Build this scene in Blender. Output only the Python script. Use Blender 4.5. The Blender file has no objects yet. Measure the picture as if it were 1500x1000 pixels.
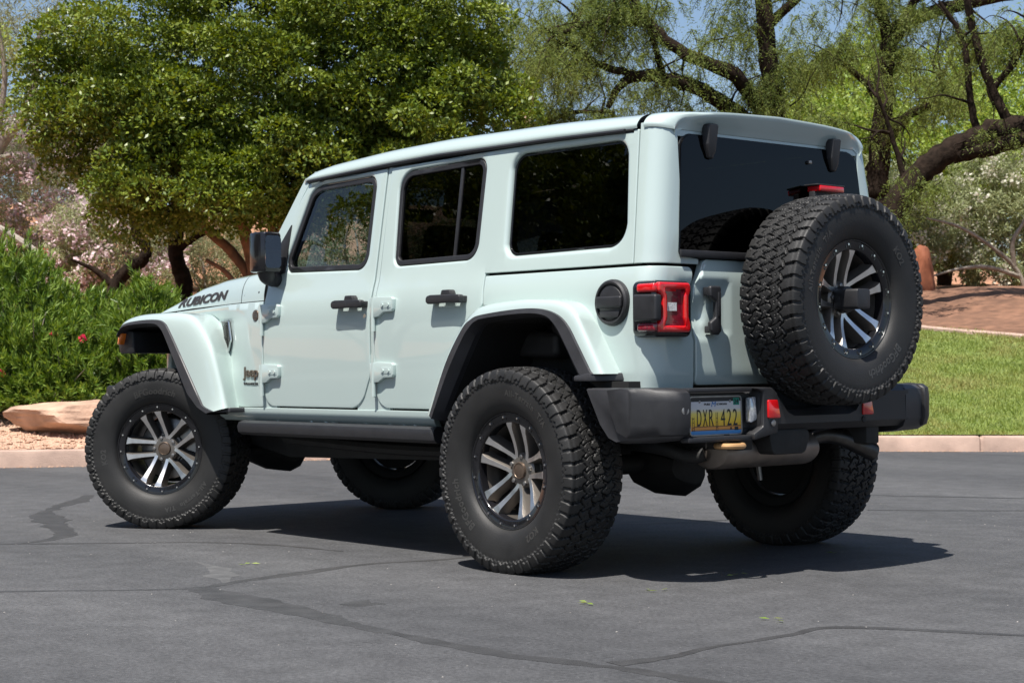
import bpy, bmesh, math, random
import numpy as np
from mathutils import Vector, Matrix
from mathutils.geometry import delaunay_2d_cdt

random.seed(7)
RNG = np.random.default_rng(7)
SC = bpy.context.scene
COL = SC.collection
PI = math.pi

# ------------------------------------------------------------------ camera, sky, sun, exposure
CAM = Vector((-5.705, 5.891, 0.886))
YAW, PITCH, ROLL = math.radians(-40.99), math.radians(0.75), math.radians(-0.388)
FH = Vector((math.cos(YAW), math.sin(YAW), 0))
fw = Vector((math.cos(PITCH) * FH.x, math.cos(PITCH) * FH.y, math.sin(PITCH)))
rt = fw.cross(Vector((0, 0, 1))).normalized()
up = rt.cross(fw)
c_, s_ = math.cos(ROLL), math.sin(ROLL)
rt2, up2 = c_ * rt + s_ * up, -s_ * rt + c_ * up
cd = bpy.data.cameras.new('camera')
cam = bpy.data.objects.new('camera', cd)
COL.objects.link(cam)
M = Matrix((rt2, up2, -fw)).transposed().to_4x4()
M.translation = CAM
cam.matrix_world = M
cd.sensor_width = 36
cd.lens = 62.22
cd.clip_end = 2000
cd.dof.use_dof = True
cd.dof.focus_distance = 7.6
cd.dof.aperture_fstop = 11
SC.camera = cam

SUN_DIR = Vector((-0.17, 0.42, 1.0)).normalized()
w = bpy.data.worlds.new('World')
SC.world = w
w.use_nodes = True
nt = w.node_tree
sky = nt.nodes.new('ShaderNodeTexSky')
sky.sky_type = 'NISHITA'
sky.sun_disc = False
sky.sun_elevation = math.asin(SUN_DIR.z)
sky.sun_rotation = math.atan2(SUN_DIR.x, SUN_DIR.y)
sky.altitude = 900
sky.dust_density = 2.2
sky.ozone_density = 1.2
nt.links.new(sky.outputs[0], nt.nodes['Background'].inputs[0])
nt.nodes['Background'].inputs[1].default_value = 0.085
sl = bpy.data.lights.new('sun', 'SUN')
sl.energy = 4.9
sl.angle = math.radians(0.5)
sl.color = (1.0, 0.955, 0.89)
so = bpy.data.objects.new('sun', sl)
so.rotation_euler = (-SUN_DIR).to_track_quat('-Z', 'Y').to_euler()
so.location = (0, 0, 30)
COL.objects.link(so)
SC.view_settings.view_transform = 'Standard'
SC.view_settings.look = 'None'
SC.view_settings.exposure = 0.66
SC.view_settings.gamma = 1
SC.cycles.max_bounces = 8
SC.cycles.transparent_max_bounces = 12
SC.cycles.caustics_reflective = False
SC.cycles.caustics_refractive = False
SC.cycles.sample_clamp_indirect = 6
SC.cycles.use_denoising = True

# ------------------------------------------------------------------ materials
MATS = {}


def node(nt, kind, **kw):
    n = nt.nodes.new(kind)
    for k, v in kw.items():
        setattr(n, k, v)
    return n


def base_mat(name):
    m = bpy.data.materials.new(name)
    m.use_nodes = True
    MATS[name] = m
    return m, m.node_tree, m.node_tree.nodes['Principled BSDF']


def mat(name, col, rough=0.5, metal=0.0, coat=0.0, spec=0.5, var=0.12, vscale=6.0, bump=0.0, bscale=60.0,
        rvar=0.0, ior=1.5, detail=4.0):
    """plain procedural material: base colour broken by noise, roughness noise, bump"""
    m, nt, b = base_mat(name)
    tc = node(nt, 'ShaderNodeTexCoord')
    n = node(nt, 'ShaderNodeTexNoise')
    n.inputs['Scale'].default_value = vscale
    n.inputs['Detail'].default_value = detail
    nt.links.new(tc.outputs['Object'], n.inputs['Vector'])
    r = node(nt, 'ShaderNodeValToRGB')
    r.color_ramp.elements[0].position = 0.3
    r.color_ramp.elements[1].position = 0.7
    r.color_ramp.elements[0].color = tuple(c * (1 - var) for c in col) + (1,)
    r.color_ramp.elements[1].color = tuple(min(1, c * (1 + var)) for c in col) + (1,)
    nt.links.new(n.outputs['Fac'], r.inputs['Fac'])
    nt.links.new(r.outputs['Color'], b.inputs['Base Color'])
    b.inputs['Roughness'].default_value = rough
    b.inputs['Metallic'].default_value = metal
    b.inputs['Coat Weight'].default_value = coat
    b.inputs['Coat Roughness'].default_value = 0.02
    b.inputs['Specular IOR Level'].default_value = spec
    b.inputs['IOR'].default_value = ior
    if rvar:
        mr = node(nt, 'ShaderNodeMapRange')
        mr.inputs['To Min'].default_value = rough - rvar
        mr.inputs['To Max'].default_value = rough + rvar
        nt.links.new(n.outputs['Fac'], mr.inputs['Value'])
        nt.links.new(mr.outputs[0], b.inputs['Roughness'])
    if bump:
        n2 = node(nt, 'ShaderNodeTexNoise')
        n2.inputs['Scale'].default_value = bscale
        n2.inputs['Detail'].default_value = 3
        nt.links.new(tc.outputs['Object'], n2.inputs['Vector'])
        bp = node(nt, 'ShaderNodeBump')
        bp.inputs['Strength'].default_value = bump
        bp.inputs['Distance'].default_value = 0.01
        nt.links.new(n2.outputs['Fac'], bp.inputs['Height'])
        nt.links.new(bp.outputs[0], b.inputs['Normal'])
    return m


def glass_mat(name, tint, ior=1.5):
    m = bpy.data.materials.new(name)
    m.use_nodes = True
    MATS[name] = m
    nt = m.node_tree
    nt.nodes.clear()
    out = node(nt, 'ShaderNodeOutputMaterial')
    tr = node(nt, 'ShaderNodeBsdfTransparent')
    tr.inputs[0].default_value = tint + (1,)
    gl = node(nt, 'ShaderNodeBsdfGlossy')
    gl.inputs['Roughness'].default_value = 0.0
    fr = node(nt, 'ShaderNodeFresnel')
    fr.inputs[0].default_value = ior
    mx = node(nt, 'ShaderNodeMixShader')
    # faint rippling of the pane
    tc = node(nt, 'ShaderNodeTexCoord')
    nz = node(nt, 'ShaderNodeTexNoise')
    nz.inputs['Scale'].default_value = 2.0
    bp = node(nt, 'ShaderNodeBump')
    bp.inputs['Strength'].default_value = 0.04
    bp.inputs['Distance'].default_value = 0.02
    nt.links.new(tc.outputs['Object'], nz.inputs['Vector'])
    nt.links.new(nz.outputs['Fac'], bp.inputs['Height'])
    nt.links.new(bp.outputs[0], gl.inputs['Normal'])
    nt.links.new(fr.outputs[0], mx.inputs[0])
    nt.links.new(tr.outputs[0], mx.inputs[1])
    nt.links.new(gl.outputs[0], mx.inputs[2])
    nt.links.new(mx.outputs[0], out.inputs[0])
    return m


def leaf_mat(name, dark, light, rough=0.42, trans=0.3, spec=0.4, patch=None, pscale=1.0):
    m, nt, b = base_mat(name)
    g = node(nt, 'ShaderNodeNewGeometry')
    r = node(nt, 'ShaderNodeValToRGB')
    r.color_ramp.elements[0].color = dark + (1,)
    r.color_ramp.elements[1].color = light + (1,)
    nt.links.new(g.outputs['Random Per Island'], r.inputs['Fac'])
    if patch:
        tc = node(nt, 'ShaderNodeTexCoord')
        nz = node(nt, 'ShaderNodeTexNoise')
        nz.inputs['Scale'].default_value = pscale
        nz.inputs['Detail'].default_value = 4
        nt.links.new(tc.outputs['Object'], nz.inputs['Vector'])
        mrg = node(nt, 'ShaderNodeMapRange')
        mrg.inputs['From Min'].default_value = .46
        mrg.inputs['From Max'].default_value = .66
        nt.links.new(nz.outputs['Fac'], mrg.inputs['Value'])
        mxc = node(nt, 'ShaderNodeMixRGB')
        mxc.inputs[2].default_value = patch + (1,)
        nt.links.new(mrg.outputs[0], mxc.inputs[0])
        nt.links.new(r.outputs[0], mxc.inputs[1])
        r = mxc
    nt.links.new(r.outputs[0], b.inputs['Base Color'])
    b.inputs['Roughness'].default_value = rough
    b.inputs['Specular IOR Level'].default_value = spec
    t = node(nt, 'ShaderNodeBsdfTranslucent')
    hs = node(nt, 'ShaderNodeHueSaturation')
    hs.inputs['Hue'].default_value = 0.48
    hs.inputs['Saturation'].default_value = 1.15
    hs.inputs['Value'].default_value = 1.25
    nt.links.new(r.outputs[0], hs.inputs['Color'])
    nt.links.new(hs.outputs[0], t.inputs[0])
    mx = node(nt, 'ShaderNodeMixShader')
    mx.inputs[0].default_value = trans
    nt.links.new(b.outputs[0], mx.inputs[1])
    nt.links.new(t.outputs[0], mx.inputs[2])
    nt.links.new(mx.outputs[0], nt.nodes['Material Output'].inputs[0])
    return m


PAINT = mat('pale_aqua_paint', (0.436, 0.522, 0.500), rough=0.30, coat=1.0, var=0.012, vscale=3, bump=0.012, bscale=5)
BLACKP = mat('black_textured_plastic', (0.017, 0.017, 0.019), rough=0.50, var=0.15, vscale=25, bump=0.12, bscale=420, rvar=0.08)
GREYP = mat('grey_plastic', (0.036, 0.036, 0.040), rough=0.46, var=0.22, vscale=9, bump=0.1, bscale=420, rvar=0.1)  # lighter grey than the black textured plastic
GLOSSB = mat('gloss_black', (0.010, 0.010, 0.012), rough=0.14, var=0.1, coat=0.1)
RUBBER = mat('tyre_rubber', (0.0125, 0.0122, 0.0118), rough=0.60, var=0.42, vscale=7, bump=0.10, bscale=160, rvar=0.10)
LETTER = mat('raised_rubber_lettering', (0.040, 0.039, 0.037), rough=0.42, var=0.15)
UNDER = mat('underbody_black', (0.012, 0.012, 0.012), rough=0.7, var=0.4, vscale=9, bump=0.2, bscale=40)
LINER = mat('arch_liner_black', (0.008, 0.008, 0.008), rough=0.85, var=0.3, vscale=9)
MACH = mat('machined_alloy', (0.78, 0.76, 0.74), rough=0.34, metal=1.0, var=0.06, vscale=30, rvar=0.06)
GUNM = mat('bronze_grey_alloy', (0.20, 0.18, 0.16), rough=0.40, metal=0.75, var=0.12, vscale=12)
DSTEEL = mat('dark_steel', (0.085, 0.08, 0.075), rough=0.4, metal=0.8, var=0.3, vscale=14, rvar=0.1)  # steel in a darker tone than the dull one
STEEL = mat('dull_steel', (0.30, 0.29, 0.28), rough=0.42, metal=0.9, var=0.2, vscale=20, rvar=0.1)
ALUM = mat('aluminised_muffler', (0.25, 0.215, 0.19), rough=0.5, metal=0.85, var=0.16, vscale=14, rvar=0.12)
CHROME = mat('bright_bolt_metal', (0.75, 0.75, 0.75), rough=0.18, metal=1.0, var=0.05)
BRONZE = mat('bronze_badge', (0.17, 0.125, 0.095), rough=0.35, metal=0.7, var=0.15, vscale=40)
DECAL = mat('charcoal_decal', (0.030, 0.026, 0.026), rough=0.5, var=0.1)
HOOK = mat('gold_tow_hook', (0.62, 0.36, 0.16), rough=0.4, metal=0.35, var=0.15)
SEATM = mat('black_seat_leather', (0.022, 0.021, 0.021), rough=0.55, var=0.2, vscale=20, bump=0.1, bscale=150)
SEATG = mat('grey_seat_back', (0.11, 0.115, 0.12), rough=0.6, var=0.2, vscale=20, bump=0.1, bscale=150)
HEADL = mat('dark_headliner', (0.05, 0.05, 0.05), rough=0.9, var=0.1)
REDL = mat('red_lens', (0.62, 0.006, 0.010), rough=0.12, coat=1.0, var=0.12, vscale=40)
REDD = mat('deep_red_lens', (0.17, 0.004, 0.016), rough=0.15, coat=1.0, var=0.35, vscale=70)
AMBER = mat('amber_lens', (0.75, 0.17, 0.015), rough=0.12, coat=1.0, var=0.1)
CLEARL = mat('clear_lamp_lens', (0.55, 0.57, 0.60), rough=0.1, coat=1.0, metal=0.4, var=0.3, vscale=90)
WHITEP = mat('white_sticker', (0.62, 0.62, 0.60), rough=0.5, var=0.35, vscale=160)
TEAL = mat('teal_sticker', (0.0, 0.22, 0.15), rough=0.5, var=0.05)
BLUEP = mat('blue_print', (0.02, 0.16, 0.46), rough=0.45, var=0.05)
BLACKINK = mat('black_ink', (0.008, 0.008, 0.012), rough=0.45, var=0.05)
GLASSF = glass_mat('light_tint_glass', (0.40, 0.53, 0.62), 1.75)  # light tint, with the blue of reflected sky put into its colour
GLASSW = glass_mat('windscreen_glass', (0.88, 0.92, 0.91))
GLASSR = glass_mat('privacy_glass', (0.018, 0.021, 0.025), 1.42)
MIRG = mat('mirror_glass', (0.85, 0.85, 0.87), rough=0.0, metal=1.0, var=0.0)

# ------------------------------------------------------------------ object helpers


def tag(o, label=None, cat=None, group=None, kind=None):
    if label:
        o['label'] = label
    if cat:
        o['category'] = cat
    if group:
        o['group'] = group
    if kind:
        o['kind'] = kind
    return o


def empty(name, loc=(0, 0, 0), parent=None):
    o = bpy.data.objects.new(name, None)
    o.location = loc
    o.empty_display_size = 0.1
    COL.objects.link(o)
    if parent:
        o.parent = parent
    return o


def mk(name, verts, faces, material, parent=None, sharp=35, smooth=True, fmat=None, mats=None):
    me = bpy.data.meshes.new(name)
    me.from_pydata([tuple(v) for v in verts], [], [tuple(f) for f in faces])
    for mm in (mats or [material]):
        me.materials.append(mm)
    if fmat is not None:
        me.polygons.foreach_set('material_index', np.array(fmat, dtype=np.int32))
    me.update()
    o = bpy.data.objects.new(name, me)
    COL.objects.link(o)
    if smooth:
        me.shade_smooth()
        me.set_sharp_from_angle(angle=math.radians(sharp))
    if parent:
        o.parent = parent
    return o


def np_mesh(name, V, F, material, parent=None, smooth=False, sharp=None):
    """fast mesh from numpy arrays; F is (m,k)"""
    me = bpy.data.meshes.new(name)
    V = np.ascontiguousarray(V, dtype=np.float32)
    F = np.ascontiguousarray(F, dtype=np.int32)
    m, k = F.shape
    me.vertices.add(len(V))
    me.vertices.foreach_set('co', V.ravel())
    me.loops.add(m * k)
    me.loops.foreach_set('vertex_index', F.ravel())
    me.polygons.add(m)
    me.polygons.foreach_set('loop_start', np.arange(0, m * k, k, dtype=np.int32))
    try:
        me.polygons.foreach_set('loop_total', np.full(m, k, dtype=np.int32))
    except Exception:
        pass
    me.update(calc_edges=True)
    me.validate()
    for mm in (material if isinstance(material, list) else [material]):
        me.materials.append(mm)
    if smooth:
        me.shade_smooth()
        if sharp:
            me.set_sharp_from_angle(angle=math.radians(sharp))
    o = bpy.data.objects.new(name, me)
    COL.objects.link(o)
    if parent:
        o.parent = parent
    return o


def bm_obj(name, bm, material, parent=None, sharp=35, bevel=0.0, seg=2):
    me = bpy.data.meshes.new(name)
    bmesh.ops.recalc_face_normals(bm, faces=bm.faces)
    if bevel:
        ed = [e for e in bm.edges if len(e.link_faces) == 2 and e.calc_face_angle(0) > math.radians(28)]
        bmesh.ops.bevel(bm, geom=ed, offset=bevel, segments=seg, affect='EDGES', profile=0.5, clamp_overlap=True)
    bm.to_mesh(me)
    bm.free()
    me.materials.append(material)
    me.shade_smooth()
    me.set_sharp_from_angle(angle=math.radians(sharp))
    o = bpy.data.objects.new(name, me)
    COL.objects.link(o)
    if parent:
        o.parent = parent
    return o


def bm_box(bm, c, s, rot=None):
    r = bmesh.ops.create_cube(bm, size=1.0)
    mt = Matrix.Translation(Vector(c)) @ (rot.to_4x4() if rot else Matrix.Identity(4)) @ Matrix.Diagonal((s[0], s[1], s[2], 1))
    bmesh.ops.transform(bm, matrix=mt, verts=r['verts'])
    return r['verts']


def bm_prism(bm, poly, d0, d1, axis='y'):
    """extrude a polygon given in the plane across axis from d0 to d1"""
    def P(a, b, d):
        return {'y': (a, d, b), 'x': (d, a, b), 'z': (a, b, d)}[axis]
    v0 = [bm.verts.new(P(a, b, d0)) for a, b in poly]
    v1 = [bm.verts.new(P(a, b, d1)) for a, b in poly]
    n = len(poly)
    for i in range(n):
        bm.faces.new((v0[i], v0[(i + 1) % n], v1[(i + 1) % n], v1[i]))
    bm.faces.new(v0)
    bm.faces.new(v1[::-1])


def bm_cyl(bm, p0, p1, r0, r1=None, n=24, caps=True):
    r1 = r0 if r1 is None else r1
    p0, p1 = Vector(p0), Vector(p1)
    z = (p1 - p0).normalized()
    x = z.orthogonal().normalized()
    y = z.cross(x)
    a = [bm.verts.new(p0 + (x * math.cos(2 * PI * i / n) + y * math.sin(2 * PI * i / n)) * r0) for i in range(n)]
    b = [bm.verts.new(p1 + (x * math.cos(2 * PI * i / n) + y * math.sin(2 * PI * i / n)) * r1) for i in range(n)]
    for i in range(n):
        bm.faces.new((a[i], a[(i + 1) % n], b[(i + 1) % n], b[i]))
    if caps:
        bm.faces.new(a[::-1])
        bm.faces.new(b)


def box(name, c, s, material, parent=None, bevel=0.005, seg=2, rot=None):
    bm = bmesh.new()
    bm_box(bm, c, s, rot)
    return bm_obj(name, bm, material, parent, bevel=bevel, seg=seg)


def prism(name, poly, d0, d1, material, parent=None, axis='y', bevel=0.005, seg=2):
    bm = bmesh.new()
    bm_prism(bm, poly, d0, d1, axis)
    return bm_obj(name, bm, material, parent, bevel=bevel, seg=seg)


def tube_arrays(pts, radii, n=10, wob=0.0, rng=None):
    pts = np.array(pts, float)
    radii = np.array(radii, float)
    T = np.gradient(pts, axis=0)
    T /= np.linalg.norm(T, axis=1)[:, None] + 1e-9
    ref = np.array([0.0, 0.0, 1.0]) if abs(T[0][2]) < 0.9 else np.array([1.0, 0, 0])
    V = []
    for i in range(len(pts)):
        x = np.cross(T[i], ref)
        x /= np.linalg.norm(x) + 1e-9
        y = np.cross(T[i], x)
        ref = np.cross(x, T[i]) if True else ref
        a = np.arange(n) * 2 * PI / n
        rr = radii[i] * (1 + (wob * rng.standard_normal(n) if wob else 0))
        V.append(pts[i] + (np.cos(a) * rr)[:, None] * x + (np.sin(a) * rr)[:, None] * y)
    V = np.concatenate(V)
    F = []
    for i in range(len(pts) - 1):
        for j in range(n):
            F.append((i * n + j, i * n + (j + 1) % n, (i + 1) * n + (j + 1) % n, (i + 1) * n + j))
    return V, np.array(F, dtype=np.int32)


def smooth_path(pts, k=6):
    """Catmull-Rom through the points (any dimension)"""
    P = np.array(pts, float)
    P = np.vstack([2 * P[0] - P[1], P, 2 * P[-1] - P[-2]])
    out = []
    for i in range(1, len(P) - 2):
        for t in np.linspace(0, 1, k, endpoint=False):
            a, b, c, d = P[i - 1], P[i], P[i + 1], P[i + 2]
            out.append(0.5 * ((2 * b) + (-a + c) * t + (2 * a - 5 * b + 4 * c - d) * t * t + (-a + 3 * b - 3 * c + d) * t ** 3))
    out.append(P[-2])
    return np.array(out)


def resample(pts, n):
    P = np.array(pts, float)
    s = np.concatenate([[0], np.cumsum(np.linalg.norm(np.diff(P, axis=0), axis=1))])
    t = np.linspace(0, s[-1], n)
    return np.stack([np.interp(t, s, P[:, i]) for i in range(P.shape[1])], 1)


def tube(name, pts, radii, material, parent=None, n=12, k=6, cap=True):
    P = smooth_path(pts, k) if k > 1 else np.array(pts, float)
    if np.isscalar(radii):
        R = np.full(len(P), radii)
    else:
        R = np.interp(np.linspace(0, 1, len(P)), np.linspace(0, 1, len(radii)), radii)
    V, F = tube_arrays(P, R, n)
    F = [tuple(f) for f in F]
    if cap:
        F.append(tuple(range(n))[::-1])
        F.append(tuple(range(len(V) - n, len(V))))
    return mk(name, V, F, material, parent)


def loft(name, rings, material, parent=None, closed=False, caps=False, sharp=35, flip=False):
    """rings: list of equal-length point lists; quads between them"""
    n = len(rings[0])
    V = [p for r in rings for p in r]
    F = []
    m = n if closed else n - 1
    for i in range(len(rings) - 1):
        for j in range(m):
            f = (i * n + j, i * n + (j + 1) % n, (i + 1) * n + (j + 1) % n, (i + 1) * n + j)
            F.append(f[::-1] if flip else f)
    if caps:
        F.append(tuple(range(n))[::-1] if not flip else tuple(range(n)))
        e = tuple(range(len(V) - n, len(V)))
        F.append(e if not flip else e[::-1])
    return mk(name, V, F, material, parent, sharp)


def lathe(profile, n, axis='y', c=(0, 0, 0)):
    """profile: (r, a) along axis"""
    V, F = [], []
    for r, a in profile:
        for i in range(n):
            t = 2 * PI * i / n
            V.append((c[0] + r * math.cos(t), c[1] + a, c[2] + r * math.sin(t)) if axis == 'y' else
                     (c[0] + a, c[1] + r * math.cos(t), c[2] + r * math.sin(t)))
    for k in range(len(profile) - 1):
        for i in range(n):
            F.append((k * n + i, (k + 1) * n + i, (k + 1) * n + (i + 1) % n, k * n + (i + 1) % n))
    return V, F


def rounded(poly, rad, n=5):
    """round the corners of a 2-D polygon; rad is one radius or one per corner"""
    P = [np.array(p, float) for p in poly]
    N = len(P)
    R = [rad] * N if np.isscalar(rad) else list(rad)
    out = []
    for i in range(N):
        p, a, b = P[i], P[i - 1], P[(i + 1) % N]
        u = (a - p)
        v = (b - p)
        lu, lv = np.linalg.norm(u), np.linalg.norm(v)
        u /= lu
        v /= lv
        ang = math.acos(max(-1, min(1, float(u @ v))))
        if R[i] <= 0 or ang > math.radians(176):
            out.append(tuple(p))
            continue
        d = min(R[i] / math.tan(ang / 2), 0.48 * min(lu, lv))
        s, e = p + u * d, p + v * d
        for k in range(n + 1):
            t = k / n
            out.append(tuple((1 - t) ** 2 * s + 2 * t * (1 - t) * (p * 0.72 + (s + e) / 2 * 0.28) + t * t * e))
    return out


def densify(poly, step):
    out = []
    for i in range(len(poly)):
        a, b = np.array(poly[i], float), np.array(poly[(i + 1) % len(poly)], float)
        k = max(1, int(np.linalg.norm(b - a) / step))
        for j in range(k):
            out.append(tuple(a + (b - a) * j / k))
    return out


def area2(p):
    p = np.array(p)
    x, y = p[:, 0], p[:, 1]
    return float(np.sum(x * np.roll(y, -1) - np.roll(x, -1) * y))


def inset(poly, d):
    """move a CCW polygon inwards by d"""
    P = np.array(poly, float)
    e = np.roll(P, -1, 0) - P
    e /= np.linalg.norm(e, axis=1)[:, None] + 1e-12
    n1 = np.stack([-e[:, 1], e[:, 0]], 1)
    n0 = np.roll(n1, 1, 0)
    b = n0 + n1
    b /= np.linalg.norm(b, axis=1)[:, None] + 1e-12
    k = 1 / np.clip(np.sum(b * n1, 1), 0.55, 1)
    return P + b * (d * k)[:, None]


def pip(pts, poly):
    pts = np.asarray(pts, float)
    P = np.asarray(poly, float)
    x, y = pts[:, 0], pts[:, 1]
    c = np.zeros(len(pts), bool)
    j = len(P) - 1
    for i in range(len(P)):
        xi, yi, xj, yj = P[i, 0], P[i, 1], P[j, 0], P[j, 1]
        k = (yi > y) != (yj > y)
        with np.errstate(divide='ignore', invalid='ignore'):
            c ^= k & (x < (xj - xi) * (y - yi) / (yj - yi + 1e-15) + xi)
        j = i
    return c


def segdist(pts, poly):
    pts = np.asarray(pts, float)
    P = np.asarray(poly, float)
    Q = np.roll(P, -1, 0)
    d = Q - P
    L = np.sum(d * d, 1) + 1e-12
    t = np.clip(((pts[:, None] - P[None]) * d[None]).sum(2) / L[None], 0, 1)
    return np.sqrt((((pts[:, None] - (P[None] + t[..., None] * d[None])) ** 2).sum(2)).min(1))


def panel(name, outline, mapf, material, parent=None, holes=(), r=0.004, rh=None, depth=0.025, grid=0.05, flip=True):
    """curved sheet with rounded edges: outline (u,v) mapped by mapf(u, v, drop) -> point"""
    rh = r if rh is None else rh
    o = densify(outline, grid * 0.8)
    if area2(o) < 0:
        o = o[::-1]
    hs = []
    for h in holes:
        h = densify(h, grid * 0.8)
        hs.append(h if area2(h) > 0 else h[::-1])
    steps = [0, 30, 60, 90]
    V, F = [], []

    def rings(poly, rad, inward):
        idx = []
        for a in steps:
            a = math.radians(a)
            q = inset(poly, (rad * (1 - math.sin(a))) * (1 if inward else -1))
            dr = rad * (1 - math.cos(a))
            s = len(V)
            V.extend(mapf(u, v, dr) for u, v in q)
            idx.append((s, q))
        s = len(V)
        q = np.array(poly)
        V.extend(mapf(u, v, depth) for u, v in q)
        idx.append((s, q))
        n = len(poly)
        for k in range(len(idx) - 1):
            a0, b0 = idx[k][0], idx[k + 1][0]
            for i in range(n):
                j = (i + 1) % n
                F.append((a0 + i, b0 + i, b0 + j, a0 + j) if inward else (a0 + i, a0 + j, b0 + j, b0 + i))
        return idx[0]
    flat = [rings(o, r, True)] + [rings(h, rh, False) for h in hs]
    pts, edges, gid = [], [], []
    for s, q in flat:
        b = len(pts)
        n = len(q)
        pts.extend(map(tuple, q))
        gid.extend(range(s, s + n))
        edges.extend((b + i, b + (i + 1) % n) for i in range(n))
    q0 = np.array(flat[0][1])
    gx = np.arange(q0[:, 0].min() + grid * 0.5, q0[:, 0].max(), grid)
    gy = np.arange(q0[:, 1].min() + grid * 0.5, q0[:, 1].max(), grid)
    G = np.array([(a, b) for a in gx for b in gy]) if len(gx) and len(gy) else np.zeros((0, 2))
    if len(G):
        ok = pip(G, q0) & (segdist(G, q0) > grid * 0.35)
        for s, q in flat[1:]:
            ok &= ~pip(G, q) & (segdist(G, q) > grid * 0.35)
        G = G[ok]
    for g in G:
        pts.append(tuple(g))
        gid.append(len(V))
        V.append(mapf(g[0], g[1], 0))
    res = delaunay_2d_cdt([Vector(p) for p in pts], edges, [], 0, 1e-7)
    rv, rf, ro = res[0], res[2], res[3]
    cen = np.array([np.mean([tuple(rv[i]) for i in f], axis=0) for f in rf])
    ok = pip(cen, q0)
    for s, q in flat[1:]:
        ok &= ~pip(cen, q)
    m = [gid[ro[i][0]] if ro[i] else None for i in range(len(rv))]
    for i in range(len(rv)):
        if m[i] is None:
            m[i] = len(V)
            V.append(mapf(rv[i][0], rv[i][1], 0))
    for f, k in zip(rf, ok):
        if k:
            a = area2([tuple(rv[i]) for i in f])
            ff = tuple(m[i] for i in f)
            F.append(ff if a > 0 else ff[::-1])
    if flip:
        F = [f[::-1] for f in F]
    ob = mk(name, V, F, material, parent, sharp=50)
    wn = ob.modifiers.new('wn', 'WEIGHTED_NORMAL')
    wn.keep_sharp = True
    wn.weight = 80
    return ob


def mirror(o, parent=None):
    """a copy of a part on the other side of the car"""
    me = o.data.copy()
    n = len(me.vertices)
    co = np.empty(n * 3, np.float32)
    me.vertices.foreach_get('co', co)
    co = co.reshape(-1, 3)
    co[:, 1] *= -1
    me.vertices.foreach_set('co', co.ravel())
    me.flip_normals()
    me.update()
    c = bpy.data.objects.new(o.name.split('.')[0], me)
    COL.objects.link(c)
    c.parent = parent or o.parent
    c.location = (o.location.x, -o.location.y, o.location.z)
    for md in o.modifiers:
        if md.type == 'WEIGHTED_NORMAL':
            w2 = c.modifiers.new('wn', 'WEIGHTED_NORMAL')
            w2.keep_sharp = True
            w2.weight = 80
    if 'label' in o:
        c['label'] = o['label']
    return c


def mirror_tree(o, parent=None):
    c = mirror(o, parent)
    for ch in list(o.children):
        if ch.type == 'MESH' and not ch.get('nomirror'):
            mirror_tree(ch, c)
    return c


def text_mesh(body, size=1.0, extrude=0.0, offset=0.0, shear=0.0, sx=1.0, align='LEFT', spacing=1.0):
    """vertices and faces of a line of lettering in its own xy plane (z out)"""
    cu = bpy.data.curves.new('lettering', 'FONT')
    cu.body = body
    cu.size = size
    cu.extrude = extrude
    cu.offset = offset
    cu.shear = shear
    cu.space_character = spacing
    cu.align_x = align
    cu.resolution_u = 4
    o = bpy.data.objects.new('lettering', cu)
    COL.objects.link(o)
    bpy.context.view_layer.update()
    dg = bpy.context.evaluated_depsgraph_get()
    me = bpy.data.meshes.new_from_object(o.evaluated_get(dg))
    V = np.array([v.co[:] for v in me.vertices])
    F = [tuple(p.vertices) for p in me.polygons]
    bpy.data.objects.remove(o)
    bpy.data.curves.remove(cu)
    bpy.data.meshes.remove(me)
    V[:, 0] *= sx
    return V, F


def W(z):
    return float(np.interp(z, [.55, .60, .630, .70, .80, 1.00, 1.12, 1.20, 1.25, 1.30, 1.80, 2.2],
                           [.735, .760, .793, .796, .80, .805, .805, .799, .787, .772, .695, .633]))


ZT = np.linspace(.5, 2.1, 321)
WT = np.convolve(np.pad([W(z) for z in ZT], 2, mode='edge'), np.ones(5) / 5, 'valid')


def Ws(z):
    return float(np.interp(z, ZT, WT))

# ------------------------------------------------------------------ wheels
TYRE_PROF = [(.243, .102), (.249, .119), (.268, .137), (.30, .150), (.34, .155), (.375, .153), (.402, .1465), (.420, .138),
             (.4305, .125), (.4345, .10), (.4365, .05), (.437, 0)]


def tri(x):
    return np.abs((x % 1.0) * 2 - 1) * 2 - 1


def sstep(x, a, b):
    t = np.clip((x - a) / (b - a), 0, 1)
    return t * t * (3 - 2 * t)


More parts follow.
